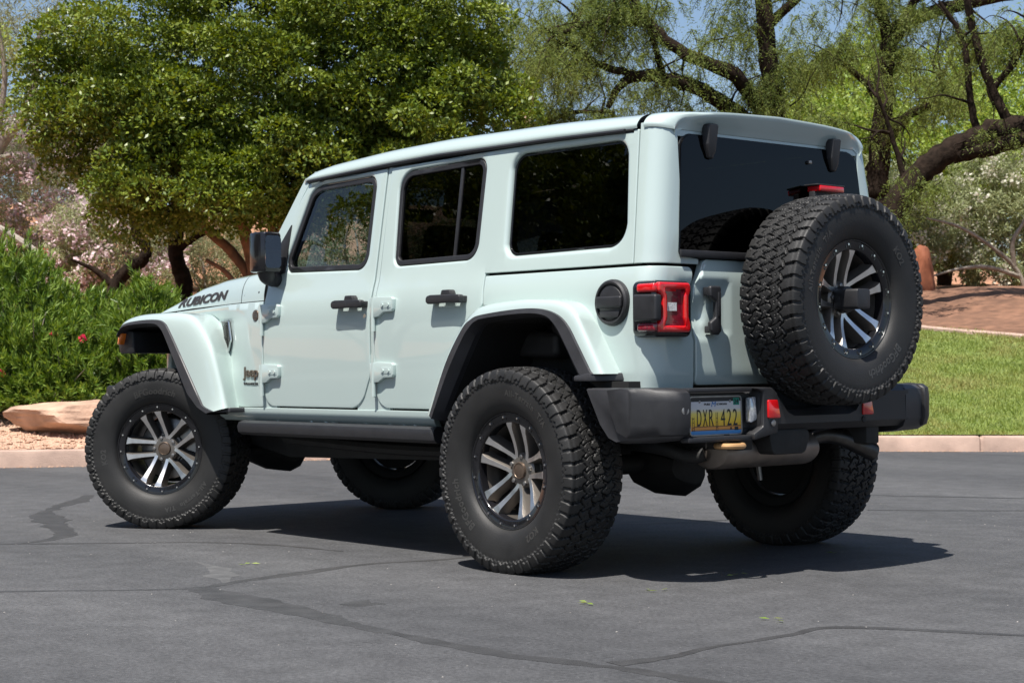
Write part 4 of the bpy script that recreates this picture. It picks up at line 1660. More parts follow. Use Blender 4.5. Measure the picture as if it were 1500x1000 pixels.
tube('steering_wheel', P, .015, SEATM, cab, n=8, k=1, cap=False)
box('wheel_hub', (1.645, .37, 1.235), (.05, .12, .10), SEATM, cab, bevel=.02)
tube('steering_column', [(1.64, .37, 1.235), (1.85, .37, 1.15)], .03, SEATM, cab, n=10, k=1)


def seat(x, y, w_, back=SEATM):
    s = prism('front_seat' if x > .8 else 'rear_seat', ccw(rounded([(x + .30, .93), (x - .22, .91), (x - .22, 1.03), (x + .30, 1.06)], .03)), y - w_ / 2, y + w_ / 2, back, cab, bevel=.03, seg=3)
    prism('seat_back', ccw(rounded([(x - .14, 1.00), (x - .28, 1.00), (x - .36, 1.56), (x - .25, 1.56)], .05)), y - w_ / 2 + .01, y + w_ / 2 - .01, back, s, bevel=.035, seg=3)
    return s


def headrest(x, y, s, back=SEATM):
    prism('headrest', ccw(rounded([(x - .24, 1.60), (x - .35, 1.60), (x - .385, 1.76), (x - .285, 1.775)], .035)), y - .13, y + .13, back, s, bevel=.03, seg=3)
    for d in (-.06, .06):
        tube('headrest_post', [(x - .30, y + d, 1.54), (x - .315, y + d, 1.62)], .007, STEEL, s, n=8, k=1)


for y in (.37, -.37):
    s = seat(1.28, y, .50, SEATG if y > 0 else SEATM)
    headrest(1.28, y, s, SEATG if y > 0 else SEATM)
s = seat(.30, 0, 1.20)
for y in (.38, -.38):
    headrest(.30, y, s)
tube('sport_bar', [(1.2, .60, 1.30), (1.16, .60, 1.80), (.30, .60, 1.82), (-.28, .62, 1.40)], .035, HEADL, cab, n=10)
tube('sport_bar', [(1.2, -.60, 1.30), (1.16, -.60, 1.80), (.30, -.60, 1.82), (-.28, -.62, 1.40)], .035, HEADL, cab, n=10)
prism('interior_mirror', rounded([(-.11, 1.66), (.11, 1.66), (.11, 1.73), (-.11, 1.73)], .02), 1.84, 1.87, GLOSSB, cab, axis='x', bevel=.006)

# ---- wheels
wl = wheel_proto(CAR)
pose(wl, (0, .846, .433), 0, math.radians(8))
w2 = copy_wheel(wl, CAR)
pose(w2, (2.979, .882, .436), math.radians(36), math.radians(126))
w3 = copy_wheel(wl, CAR)
pose(w3, (0, -.872, .434), math.radians(180), math.radians(40))
w4 = copy_wheel(wl, CAR)
pose(w4, (3.11, -.835, .436), math.radians(180 + 31), math.radians(20))
sp = copy_wheel(wl, CAR, skip=('brake_disc', 'brake_caliper', 'hub_cap', 'dark_backing_disc'))
sp.name = 'spare_wheel'
pose(sp, (-.945, -.050, 1.150), math.radians(90), math.radians(-82))
# camera housing in the middle of the spare wheel
bm = bmesh.new()
bm_prism(bm, rounded([(-.085, 1.108), (.010, 1.108), (.010, 1.192), (-.085, 1.192)], .012), -1.115, -.99, 'x')
bm_cyl(bm, (-.99, -.045, 1.15), (-1.03, -.045, 1.15), .058, .055, 28)
for v in bm.verts:
    if v.co.x < -1.1:
        v.co.y = -.038 + (v.co.y + .038) * .92
bm_obj('camera_housing', bm, BLACKP, sp, bevel=.006).matrix_parent_inverse = sp.matrix_basis.inverted()
# third brake light on its post behind the spare
post = prism('brake_light_post', ccw(rounded([(-.185, 1.20), (-.19, 1.650), (-.365, 1.652), (-.33, 1.20)], .02)), -.735, -.700, BLACKP, tail, axis='x', bevel=.006)
box('brake_light', (-.728, -.275, 1.648), (.075, .165, .026), REDL, post, bevel=.006)
box('brake_light_hood', (-.72, -.275, 1.664), (.080, .19, .008), BLACKP, post, bevel=.004)

# ------------------------------------------------------------------ ground
RH = Vector((FH.y, -FH.x, 0))


def at(d, l, z=0.0):
    """a point d metres out from where the camera stands and l metres to the right of that line"""
    p = Vector((CAM.x, CAM.y, 0)) + FH * d + RH * l
    return (p.x, p.y, z)


def curb_d(l):
    return float(np.interp(l, [-14, -8, -4.55, -3.8, -3.0, -2.23, -1, 0, 2, 3.62, 5, 9, 16], [15.0, 15.35, 15.75, 15.87, 16.15, 16.55, 16.95, 17.2, 17.5, 17.6, 17.35, 16.4, 14.5]))


def s01(x, a, b):
    t = min(1, max(0, (x - a) / (b - a)))
    return t * t * (3 - 2 * t)


def land(e, l):
    zl = np.interp(e, [0, .25, 1.5, 4, 8, 14, 20, 40, 80, 140], [.15, .17, .40, .72, 1.35, 2.5, 3.5, 6.0, 9.0, 11])
    zr = np.interp(e, [0, .25, 2, 6, 9.5, 14, 40, 80, 140], [.15, .17, .48, 1.36, 1.95, 2.2, 3.4, 6.0, 9.0])
    k = s01(l, -1.5, 1.5)
    n = .05 * math.sin(l * 1.7 + e * .6) * math.sin(e * .9 - l * .4) * min(1, e / 2)
    return float(zl * (1 - k) + zr * k + n * (1 if e > .3 else 0))


def gz(d, l):
    return land(max(0, d - curb_d(l) - .17), l)


def asphalt():
    m, nt, b = base_mat('asphalt')
    tc = node(nt, 'ShaderNodeTexCoord')
    big = node(nt, 'ShaderNodeTexNoise')
    big.inputs['Scale'].default_value = .55
    big.inputs['Detail'].default_value = 5
    mp = node(nt, 'ShaderNodeMapping')
    mp.inputs['Rotation'].default_value = (0, 0, math.radians(-48))
    mp.inputs['Scale'].default_value = (.35, 1.6, 1)
    nt.links.new(tc.outputs['Object'], mp.inputs[0])
    nt.links.new(mp.outputs[0], big.inputs['Vector'])
    fine = node(nt, 'ShaderNodeTexNoise')
    fine.inputs['Scale'].default_value = 55
    fine.inputs['Detail'].default_value = 5
    fine.inputs['Roughness'].default_value = .7
    vor = node(nt, 'ShaderNodeTexVoronoi')
    vor.inputs['Scale'].default_value = 190
    for q in (fine, vor):
        nt.links.new(tc.outputs['Object'], q.inputs['Vector'])
    r1 = node(nt, 'ShaderNodeValToRGB')
    r1.color_ramp.elements[0].position = .3
    r1.color_ramp.elements[1].position = .72
    r1.color_ramp.elements[0].color = (.052, .053, .056, 1)
    r1.color_ramp.elements[1].color = (.092, .092, .0945, 1)
    nt.links.new(big.outputs['Fac'], r1.inputs[0])
    r2 = node(nt, 'ShaderNodeMapRange')
    r2.inputs['From Min'].default_value = .3
    r2.inputs['From Max'].default_value = .7
    r2.inputs['To Min'].default_value = .60
    r2.inputs['To Max'].default_value = 1.42
    nt.links.new(fine.outputs['Fac'], r2.inputs['Value'])
    mul = node(nt, 'ShaderNodeMixRGB', blend_type='MULTIPLY')
    mul.inputs[0].default_value = 1
    nt.links.new(r1.outputs[0], mul.inputs[1])
    nt.links.new(r2.outputs[0], mul.inputs[2])
    med = node(nt, 'ShaderNodeTexNoise')
    med.inputs['Scale'].default_value = 7
    med.inputs['Detail'].default_value = 6
    nt.links.new(tc.outputs['Object'], med.inputs['Vector'])
    r3 = node(nt, 'ShaderNodeMapRange')
    r3.inputs['From Min'].default_value = .3
    r3.inputs['From Max'].default_value = .7
    r3.inputs['To Min'].default_value = .84
    r3.inputs['To Max'].default_value = 1.16
    nt.links.new(med.outputs['Fac'], r3.inputs['Value'])
    mul2 = node(nt, 'ShaderNodeMixRGB', blend_type='MULTIPLY')
    mul2.inputs[0].default_value = 1
    nt.links.new(mul.outputs[0], mul2.inputs[1])
    nt.links.new(r3.outputs[0], mul2.inputs[2])
    mul = mul2
    # pale stones showing in the surface
    sp = node(nt, 'ShaderNodeTexVoronoi')
    sp.inputs['Scale'].default_value = 42
    nt.links.new(tc.outputs['Object'], sp.inputs['Vector'])
    lt = node(nt, 'ShaderNodeMapRange')
    lt.inputs['From Min'].default_value = .10
    lt.inputs['From Max'].default_value = .05
    nt.links.new(sp.outputs['Distance'], lt.inputs['Value'])
    pick = node(nt, 'ShaderNodeMath', operation='GREATER_THAN')
    pick.inputs[1].default_value = .62
    sepc = node(nt, 'ShaderNodeSeparateColor')
    nt.links.new(sp.outputs['Color'], sepc.inputs[0])
    nt.links.new(sepc.outputs[0], pick.inputs[0])
    pm = node(nt, 'ShaderNodeMath', operation='MULTIPLY')
    nt.links.new(lt.outputs[0], pm.inputs[0])
    nt.links.new(pick.outputs[0], pm.inputs[1])
    m2 = node(nt, 'ShaderNodeMixRGB')
    m2.inputs[2].default_value = (.23, .22, .21, 1)
    nt.links.new(pm.outputs[0], m2.inputs[0])
    nt.links.new(mul.outputs[0], m2.inputs[1])
    nt.links.new(m2.outputs[0], b.inputs['Base Color'])
    b.inputs['Roughness'].default_value = .78
    b.inputs['Specular IOR Level'].default_value = .35
    bp = node(nt, 'ShaderNodeBump')
    bp.inputs['Strength'].default_value = .55
    bp.inputs['Distance'].default_value = .004
    nt.links.new(vor.outputs['Distance'], bp.inputs['Height'])
    nt.links.new(bp.outputs[0], b.inputs['Normal'])
    return m


ASPH = asphalt()
SEAL = mat('crack_sealant', (.040, .0395, .040), rough=.62, var=.3, vscale=9, bump=.25, bscale=120)
DUSTY = mat('pale_scuff', (.082, .082, .083), rough=.8, var=.25, vscale=14)
CURBM = mat('pink_concrete', (.43, .300, .238), rough=.8, var=.24, vscale=4, bump=.35, bscale=90, rvar=.05)
GRAVEL = mat('pink_gravel', (.46, .295, .205), rough=.9, var=.35, vscale=38, bump=.9, bscale=70)
DIRT = mat('red_dirt', (.36, .180, .100), rough=.95, var=.32, vscale=3.0, bump=.8, bscale=22, detail=8)
SANDST = mat('pale_sandstone', (.47, .305, .215), rough=.9, var=.30, vscale=5, bump=1.0, bscale=18, detail=8)
REDROCK = mat('red_rock', (.22, .070, .032), rough=.85, var=.35, vscale=3, bump=.6, bscale=14, detail=8)
TURF = mat('lawn_soil', (.13, .17, .04), rough=.9, var=.4, vscale=9, bump=.5, bscale=60)
PEBB = mat('grey_pebble', (.26, .245, .23), rough=.85, var=.4, vscale=30)
SHADEDIRT = mat('shade_brown_dirt', (.175, .088, .052), rough=.95, var=.4, vscale=5, bump=1.0, bscale=30, detail=8)  # bank dirt, tree shade put into a darker brown
GRASS = leaf_mat('grass_blades', (.150, .215, .040), (.360, .420, .120), rough=.55, trans=.35, spec=.2, patch=(.33, .32, .11), pscale=1.1)
BARK = mat('dark_bark', (.022, .015, .011), spec=.1, rough=.95, var=.5, vscale=14, bump=1.0, bscale=34, detail=8)
BARKR = mat('peeling_red_bark', (.175, .085, .045), rough=.8, var=.5, vscale=7, bump=.6, bscale=22, detail=6)
BARKG = mat('grey_twig_bark', (.30, .255, .21), rough=.9, var=.3, vscale=14, bump=.5, bscale=40)
LEAFD = leaf_mat('dark_glossy_leaf', (.066, .115, .012), (.235, .285, .042), rough=.40, trans=.22, spec=.4)
LEAFO = leaf_mat('oleander_leaf', (.075, .155, .020), (.255, .345, .068), rough=.40, trans=.25, spec=.4)
LEAFM = leaf_mat('feathery_leaf', (.110, .160, .038), (.262, .315, .100), rough=.55, trans=.48, spec=.2)
LEAFB = leaf_mat('bright_leaf', (.185, .285, .045), (.390, .480, .130), rough=.5, trans=.40, spec=.25)
LEAFG = leaf_mat('grey_green_leaf', (.150, .170, .080), (.300, .310, .170), rough=.6, trans=.30, spec=.2)
LEAFC = leaf_mat('sunlit_pale_leaf', (.22, .26, .12), (.42, .45, .26), rough=.6, trans=.35, spec=.2)  # lighter copy of the grey-green leaf, sunlight put into its colour
SCRUBM = leaf_mat('dry_scrub_leaf', (.16, .13, .075), (.30, .25, .14), rough=.8, trans=.2, spec=.1)
PINKF = leaf_mat('pale_pink_blossom', (.60, .44, .47), (.80, .68, .70), rough=.6, trans=.3, spec=.1)
WHITEF = leaf_mat('cream_blossom', (.55, .52, .42), (.72, .70, .60), rough=.6, trans=.3, spec=.1)
REDF = leaf_mat('red_blossom', (.50, .02, .05), (.65, .05, .09), rough=.5, trans=.3, spec=.2)

g = bpy.data.meshes.new('asphalt_lot')
s = 400
g.from_pydata([(-s, -s, 0), (s, -s, 0), (s, s, 0), (-s, s, 0)], [], [(0, 1, 2, 3)])
g.materials.append(ASPH)
o = bpy.data.objects.new('asphalt_lot', g)
COL.objects.link(o)
tag(o, 'grey sunlit asphalt of the parking lot crossed by tarred cracks', 'asphalt', kind='structure')


def ribbon(name, pts, widths, material, z=.004, rough=.25, step=.03):
    P = smooth_path(pts, 10)
    P = resample(P, max(30, int(np.sum(np.linalg.norm(np.diff(P, axis=0), axis=1)) / step)))
    wv = np.interp(np.linspace(0, 1, len(P)), np.linspace(0, 1, len(widths)), widths)
    T = np.gradient(P, axis=0)
    T /= np.linalg.norm(T, axis=1)[:, None]
    N = np.stack([-T[:, 1], T[:, 0]], 1)

    def nz():
        a = RNG.standard_normal(len(P))
        return (np.convolve(a, np.ones(5) / 5, 'same') + .7 * np.convolve(a, np.ones(25) / 12, 'same'))
    L = P + N * (wv * (.5 + rough * nz()))[:, None]
    Rr = P - N * (wv * (.5 + rough * nz()))[:, None]
    V = [(a, b, z) for a, b in L] + [(a, b, z) for a, b in Rr]
    n = len(P)
    F = [(n + i, n + i + 1, i + 1, i) for i in range(n - 1)]
    o = mk(name, V, F, material, None, smooth=False)
    tag(o, kind='structure')
    return o


zz = .0006
for pts, wd in (
        ([(1.04, 2.94), (.95, 2.81), (.7, 2.5), (.49, 2.19), (.53, 2.04), (.63, 1.56), (.7, 1.19), (.61, .86), (.61, .62)], [.05, .045, .05, .06, .09, .085, .06, .05, .05]),
        ([(.52, 2.16), (.13, 2.23), (-.45, 2.30), (-1.08, 2.33), (-1.59, 2.35), (-1.9, 2.27), (-2.12, 2.26), (-2.39, 2.25), (-2.9, 2.26)], [.10, .17, .12, .085, .075, .085, .09, .07, .06]),
        ([(2.84, 2.12), (2.51, 1.73), (2.29, 1.46), (2.07, 1.2), (1.71, 1.02), (1.23, .95)], [.05, .055, .05, .06, .05, .03]),
        ([(2.7, 1.93), (2.78, 1.7), (3.13, 1.43), (3.7, 1.23), (4.39, .93), (5.01, .4), (5.52, .04)], [.06, .12, .16, .14, .11, .10, .07]),
        ([(-1.94, 2.23), (-1.97, 2.02), (-1.93, 1.74), (-1.93, 1.44), (-1.9, 1.23), (-2.06, 1.08), (-2.57, .82)], [.07, .06, .05, .045, .045, .04, .035]),
        ([(1.67, -3.64), (.55, -4.23), (-.6, -4.9)], [.05, .045, .04]),
        ([(.92, -2.68), (.06, -3.44), (-.8, -4.1)], [.04, .04, .03]),
        ([(1.6, -.5), (1.37, -.9), (1.06, -1.62)], [.05, .05, .04]),
        ([(5.2, -3.2), (4.9, -4.2), (4.2, -5.2)], [.05, .04, .03])):
    ribbon('crack_sealant', pts, wd, SEAL, z=zz)
    zz += .00012
ribbon('scuff_mark', [(1.32, 1.69), (1.05, 1.76), (.80, 1.88), (.55, 2.02)], [.02, .09, .11, .02], DUSTY, z=.0004, rough=.3)
ribbon('oil_spot', [(-.30, 2.05), (-.42, 1.93)], [.02, .10, .02], SEAL, z=.0005, rough=.5)

# loose bits on the asphalt: a few leaves and pebbles
V, F = [], []
for k in range(420):
    d, l = RNG.uniform(5.0, 15.5), RNG.uniform(-4, 4)
    x, y, _ = at(d, l)
    r = RNG.uniform(.0015, .0045)
    b = len(V)
    for i in range(5):
        a = i * 2 * PI / 5 + RNG.uniform(0, .5)
        V.append((x + r * math.cos(a), y + r * math.sin(a), .001))
    V.append((x, y, r * .9))
    F += [(b + i, b + (i + 1) % 5, b + 5) for i in range(5)]
tag(mk('road_grit', V, F, PEBB, None, smooth=False), 'scattered tiny grit and pebbles on the asphalt', 'grit', kind='stuff')
V, F = [], []
for d, l in ((6.9, .55), (7.4, .95), (6.55, .30), (8.2, 1.5), (6.1, .9), (7.9, -1.2)):
    for q in range(3):
        x, y, _ = at(d + RNG.uniform(-.04, .04), l + RNG.uniform(-.05, .05))
        a = RNG.uniform(0, 6.28)
        b = len(V)
        c, s2 = math.cos(a) * .022, math.sin(a) * .022
        V += [(x - c, y - s2, .0065), (x + s2 * .3, y - c * .3, .010), (x + c, y + s2, .0075), (x - s2 * .3, y + c * .3, .0065)]
        F.append((b, b + 1, b + 2, b + 3))
tag(mk('fallen_leaves', V, F, LEAFB, None, smooth=False), 'few yellow-green fallen leaves lying on the asphalt', 'leaves', kind='stuff')

# kerb
prof = [(0.0, -.02), (.012, .120), (.022, .143), (.045, .152), (.165, .152), (.17, -.02)]
ls = np.linspace(-13, 15, 1400)
V, F = [], []
seams = [-8.4, -3.76, 0.9, 4.62, 9.2]
for l in ls:
    gap = min(abs(l - s_) for s_ in seams)
    dz = -.02 if gap < .013 else 0
    for a, z in prof:
        V.append(at(curb_d(l) + a + (.018 if dz else 0), l, z + dz))
n = len(prof)
for i in range(len(ls) - 1):
    for j in range(n - 1):
        F.append((i * n + j, (i + 1) * n + j, (i + 1) * n + j + 1, i * n + j + 1))
o = mk('kerb', V, F, CURBM, None, sharp=40)
tag(o, 'pink concrete kerb along the edge of the asphalt', 'kerb', kind='structure')


def terrain(name, es, ls, material, lift, label, cat, keep=lambda e, l: True, rough=0.0):
    V, F = [], []
    for l in ls:
        for e in es:
            x, y, _ = at(curb_d(l) + .168 + e, l)
            V.append((x, y, land(e, l) + lift + (RNG.normal() * rough if e > .05 else 0)))
    n = len(es)
    for i in range(len(ls) - 1):
        for j in range(n - 1):
            if keep(.5 * (es[j] + es[j + 1]), .5 * (ls[i] + ls[i + 1])):
                F.append((i * n + j, i * n + j + 1, (i + 1) * n + j + 1, (i + 1) * n + j)[::-1])
    o = mk(name, V, F, material, None, sharp=180)
    return tag(o, label, cat, kind='structure')


terrain('hillside', np.concatenate([np.linspace(0, 12, 60), np.linspace(12.5, 60, 60), np.linspace(62, 160, 20)]), np.concatenate([np.linspace(-60, -13, 20), np.linspace(-12.9, 12.9, 110), np.linspace(13, 60, 20)]),
        DIRT, -.05, 'bare red dirt hillside rising behind the trees', 'hillside', rough=.015)
terrain('gravel_bed', np.linspace(0, 3.4, 50), np.linspace(-12.9, .6, 120), GRAVEL, .004, 'pink gravel bed sloping up from the kerb under the shrubs', 'gravel', rough=.006)


def lawn_e(l):
    return float(np.interp(l, [.5, 3, 5.2, 6.6, 9, 12], [7.2, 6.7, 5.9, 4.75, 3.6, 2.8]))


ls = np.linspace(.62, 12.9, 90)
V, F = [], []
for l in ls:
    for t in np.linspace(0, 1, 40):
        e = lawn_e(l) * t
        x, y, _ = at(curb_d(l) + .168 + e, l)
        V.append((x, y, land(e, l) + .012))
for i in range(89):
    for j in range(39):
        F.append((i * 40 + j, (i + 1) * 40 + j, (i + 1) * 40 + j + 1, i * 40 + j + 1))
tag(mk('lawn', V, F, TURF, None, sharp=180), 'sloping green lawn behind the kerb', 'lawn', kind='structure')
V, F = [], []
for l in ls:
    for t in np.linspace(0, 1, 30):
        e = lawn_e(l) + 7.0 * t
        x, y, _ = at(curb_d(l) + .168 + e, l)
        V.append((x, y, land(e, l) + .006 + RNG.normal() * .012))
for i in range(89):
    for j in range(29):
        F.append((i * 30 + j, (i + 1) * 30 + j, (i + 1) * 30 + j + 1, i * 30 + j + 1))
tag(mk('dirt_bank', V, F, SHADEDIRT, None, sharp=180), 'dirt bank above the lawn, tree shade put into its brown', 'bank', kind='structure')
# edging strip at the top of the lawn
V, F = [], []
for l in ls:
    for a, z in ((-.06, .0), (-.06, .045), (.06, .05), (.06, .0)):
        e = lawn_e(l) + a
        x, y, _ = at(curb_d(l) + .168 + e, l)
        V.append((x, y, land(e, l) + z))
for i in range(89):
    for j in range(3):
        F.append((i * 4 + j, (i + 1) * 4 + j, (i + 1) * 4 + j + 1, i * 4 + j + 1))
tag(mk('lawn_edging', V, F, CURBM, None), 'thin pink concrete edging along the top of the lawn', 'edging', kind='structure')


def blades(name, C, D, Wd, material):
    """rhombic leaves: centres C (base), direction*length D, half-width vectors Wd"""
    n = len(C)
    V = np.empty((n, 4, 3))
    V[:, 0] = C
    V[:, 1] = C + D * .45 + Wd
    V[:, 2] = C + D
    V[:, 3] = C + D * .45 - Wd
    F = np.arange(n * 4).reshape(n, 4)
    return V.reshape(-1, 3), F


def unit(v):
    return v / (np.linalg.norm(v, axis=-1, keepdims=True) + 1e-9)


def randn(n):
    return RNG.standard_normal((n, 3))


# grass
N = 150000
l = RNG.uniform(.63, 10.0, N)
t = RNG.uniform(-.012, 1.02, N)
le = np.interp(l, [.5, 3, 5.2, 6.6, 9, 12], [7.2, 6.7, 5.9, 4.75, 3.6, 2.8])
e = le * t
cdv = np.interp(l, [0, 2, 3.62, 5, 9, 16], [17.2, 17.5, 17.6, 17.35, 16.4, 14.5]) + .18 + e
base = np.array([CAM.x, CAM.y, 0])[None] + np.array(FH)[None] * cdv[:, None] + np.array(RH)[None] * l[:, None]
zg = np.array([land(a, b) for a, b in zip(e, l)])
base[:, 2] = zg + .008
D = unit(randn(N) * [.55, .55, .2] + [0, 0, .8]) * RNG.uniform(.025, .06, (N, 1)) * (1 + .5 * np.sin(l * 5 + e * 3)[:, None] ** 2)
Wd = unit(np.cross(D, randn(N))) * .0045
V, F = blades('grass', base, D, Wd, GRASS)
tag(np_mesh('grass', V, F, GRASS), 'short sunlit grass covering the lawn', 'grass', kind='stuff')

# gravel stones
V, F = [], []
oct_ = np.array([(1, 0, 0), (0, 1, 0), (-1, 0, 0), (0, -1, 0), (0, 0, .8), (0, 0, -.8)], float)
of = [(0, 1, 4), (1, 2, 4), (2, 3, 4), (3, 0, 4), (1, 0, 5), (2, 1, 5), (3, 2, 5), (0, 3, 5)]
for k in range(7000):
    l = RNG.uniform(-5.6, -.2)
    e = RNG.uniform(-.22, 2.2) if RNG.uniform() < .985 else -.3
    d = curb_d(l) + .17 + e
    if e < 0:
        continue
    z = land(e, l)
    r = RNG.uniform(.008, .028) * (1.5 if RNG.uniform() < .04 else 1)
    b = len(V)
    q = oct_ * (r * RNG.uniform(.7, 1.3, (6, 1))) + np.array(at(d, l, z + r * .3))
    V += [tuple(p) for p in q]
    F += [tuple(b + i for i in f) for f in of]
tag(mk('gravel_stones', V, F, GRAVEL, None, smooth=False), 'small pink stones scattered over the gravel bed', 'gravel', kind='stuff')
# a band of washed-out grit at the foot of the kerb
V, F = [], []
for k in range(900):
    l = RNG.uniform(-5.4, 6)
    d = curb_d(l) - abs(RNG.normal()) * .05
    r = RNG.uniform(.004, .012)
    b = len(V)
    q = oct_ * (r * RNG.uniform(.7, 1.3, (6, 1))) + np.array(at(d, l, r * .4))
    V += [tuple(p) for p in q]
    F += [tuple(b + i for i in f) for f in of]
tag(mk('kerb_grit', V, F, GRAVEL, None, smooth=False), 'line of pink grit washed along the foot of the kerb', 'grit', kind='stuff')


def rock(name, c, size, material, seed, rotz=0.0, facets=14, flat=.0, label=None):
    rg = np.random.default_rng(seed)
    bm = bmesh.new()
    bmesh.ops.create_icosphere(bm, subdivisions=4, radius=1)
    P = unit(rg.standard_normal((facets, 3)))
    H = rg.uniform(.62, .95, facets)
    for v in bm.verts:
        p = np.array(v.co)
        for n_, h in zip(P, H):
            dd = p @ n_ - h
            if dd > 0:
                p = p - n_ * dd * .93
        p = p + unit(p) * .03 * math.sin(p[0] * 9 + seed) * math.sin(p[1] * 8) + unit(p) * .015 * math.sin(p[2] * 21 + p[0] * 5)
        v.co = p
    bmesh.ops.transform(bm, matrix=Matrix.Translation(Vector(c)) @ Matrix.Rotation(rotz, 4, 'Z') @ Matrix.Diagonal((size[0], size[1], size[2], 1)), verts=bm.verts)
    o = bm_obj(name, bm, material, None, sharp=28)
    tag(o, label, 'rock')
    return o


RZ = YAW - PI / 2
rock('boulder', at(16.75, -4.22, .42), (.62, .30, .18), SANDST, 3, RZ, facets=10, label='pale pink sandstone boulder at the foot of the oleander hedge')
rock('boulder', at(16.5, -3.55, .36), (.30, .22, .20), SANDST, 12, RZ + .4, label='small pink sandstone boulder half hidden behind the front tyre')
rock('boulder', at(19.0, -3.85, 1.12), (.20, .2, .34), SANDST, 8, RZ, label='reddish upright rock showing between the oleanders above the car nose')

# red rock pillar on the right
rock('rock_pillar', at(27.2, 6.30, 1.93), (.27, .30, .74), REDROCK, 21, RZ, facets=10, label='upright red rock standing behind the spare tyre')


# ------------------------------------------------------------------ plants
def plant(name, loc, label, cat, group=None):
    o = empty(name, loc)
    return tag(o, label, cat, group)


def part_np(name, V, F, material, parent, smooth=False):
    o = np_mesh(name, V - np.array(parent.location)[None], F, material, parent, smooth=smooth)
    return o


def trunk_mesh(lines, seed=0, n=10, k=6, wob=.06):
    """lines: list of (points, radii)"""
    rg = np.random.default_rng(seed)
    VV, FF, b = [], [], 0
    for pts, rad in lines:
        P = smooth_path(pts, k)
        R = np.interp(np.linspace(0, 1, len(P)), np.linspace(0, 1, len(rad)), rad)
        P = P + rg.standard_normal(P.shape) * (R * .10)[:, None]
        V, F = tube_arrays(P, R, n, wob, rg)
        VV.append(V)
        FF.append(F + b)
        b += len(V)
    return np.concatenate(VV), np.concatenate(FF)


def clump_leaves(cc, cr, per, size, asp=.42, flat=.75, droop=0.0, out=.55, shell=.25, up=0.0):
    """leaves on the outside of many small clumps"""
    n = len(cc) * per
    c = np.repeat(cc, per, 0)
    r = np.repeat(cr, per)
    nrm = unit(RNG.standard_normal((n, 3)) + [0, 0, up])
    rad = r * RNG.uniform(shell, 1.0, n) ** .6
    p = c + nrm * rad[:, None] * [1, 1, flat]
    dirv = unit(nrm * out + RNG.standard_normal((n, 3)) * .6 + [0, 0, -droop])
    L = size * RNG.uniform(.6, 1.25, n)
    D = dirv * L[:, None]
    side = unit(np.cross(dirv, unit(RNG.standard_normal((n, 3)) * .8 + [0, 0, 1.0])))
    Wd = side * (L * asp * .5)[:, None]
    V, F = blades('', p, D, Wd, None)
    return V, F


def crown_centres(n, centre, rad, shell=.55, seed=1, lump=.18, keep=None):
    rg = np.random.default_rng(seed)
    out = []
    ph = rg.uniform(0, 6, 6)
    while len(out) < n:
        u = unit(rg.standard_normal(3))
        rr = rg.uniform(shell ** 3, 1) ** (1 / 3)
        lumpf = 1 + lump * (math.sin(u[0] * 5 + ph[0]) + math.sin(u[1] * 6 + ph[1]) + math.sin(u[2] * 7 + ph[2])) * .6
        p = np.array(centre) + u * rr * lumpf * np.array(rad)
        if keep is None or keep(p):
            out.append(p)
    return np.array(out)


def dl(p):
    q = Vector((p[0] - CAM.x, p[1] - CAM.y, 0))
    return q.dot(FH), q.dot(RH)


ROT = np.array([[RH.x, FH.x, 0], [RH.y, FH.y, 0], [0, 0, 1]])      # (l, d, z) -> world


def w_ld(a):
    a = np.asarray(a, float)
    return a @ ROT.T + np.array([CAM.x, CAM.y, 0])


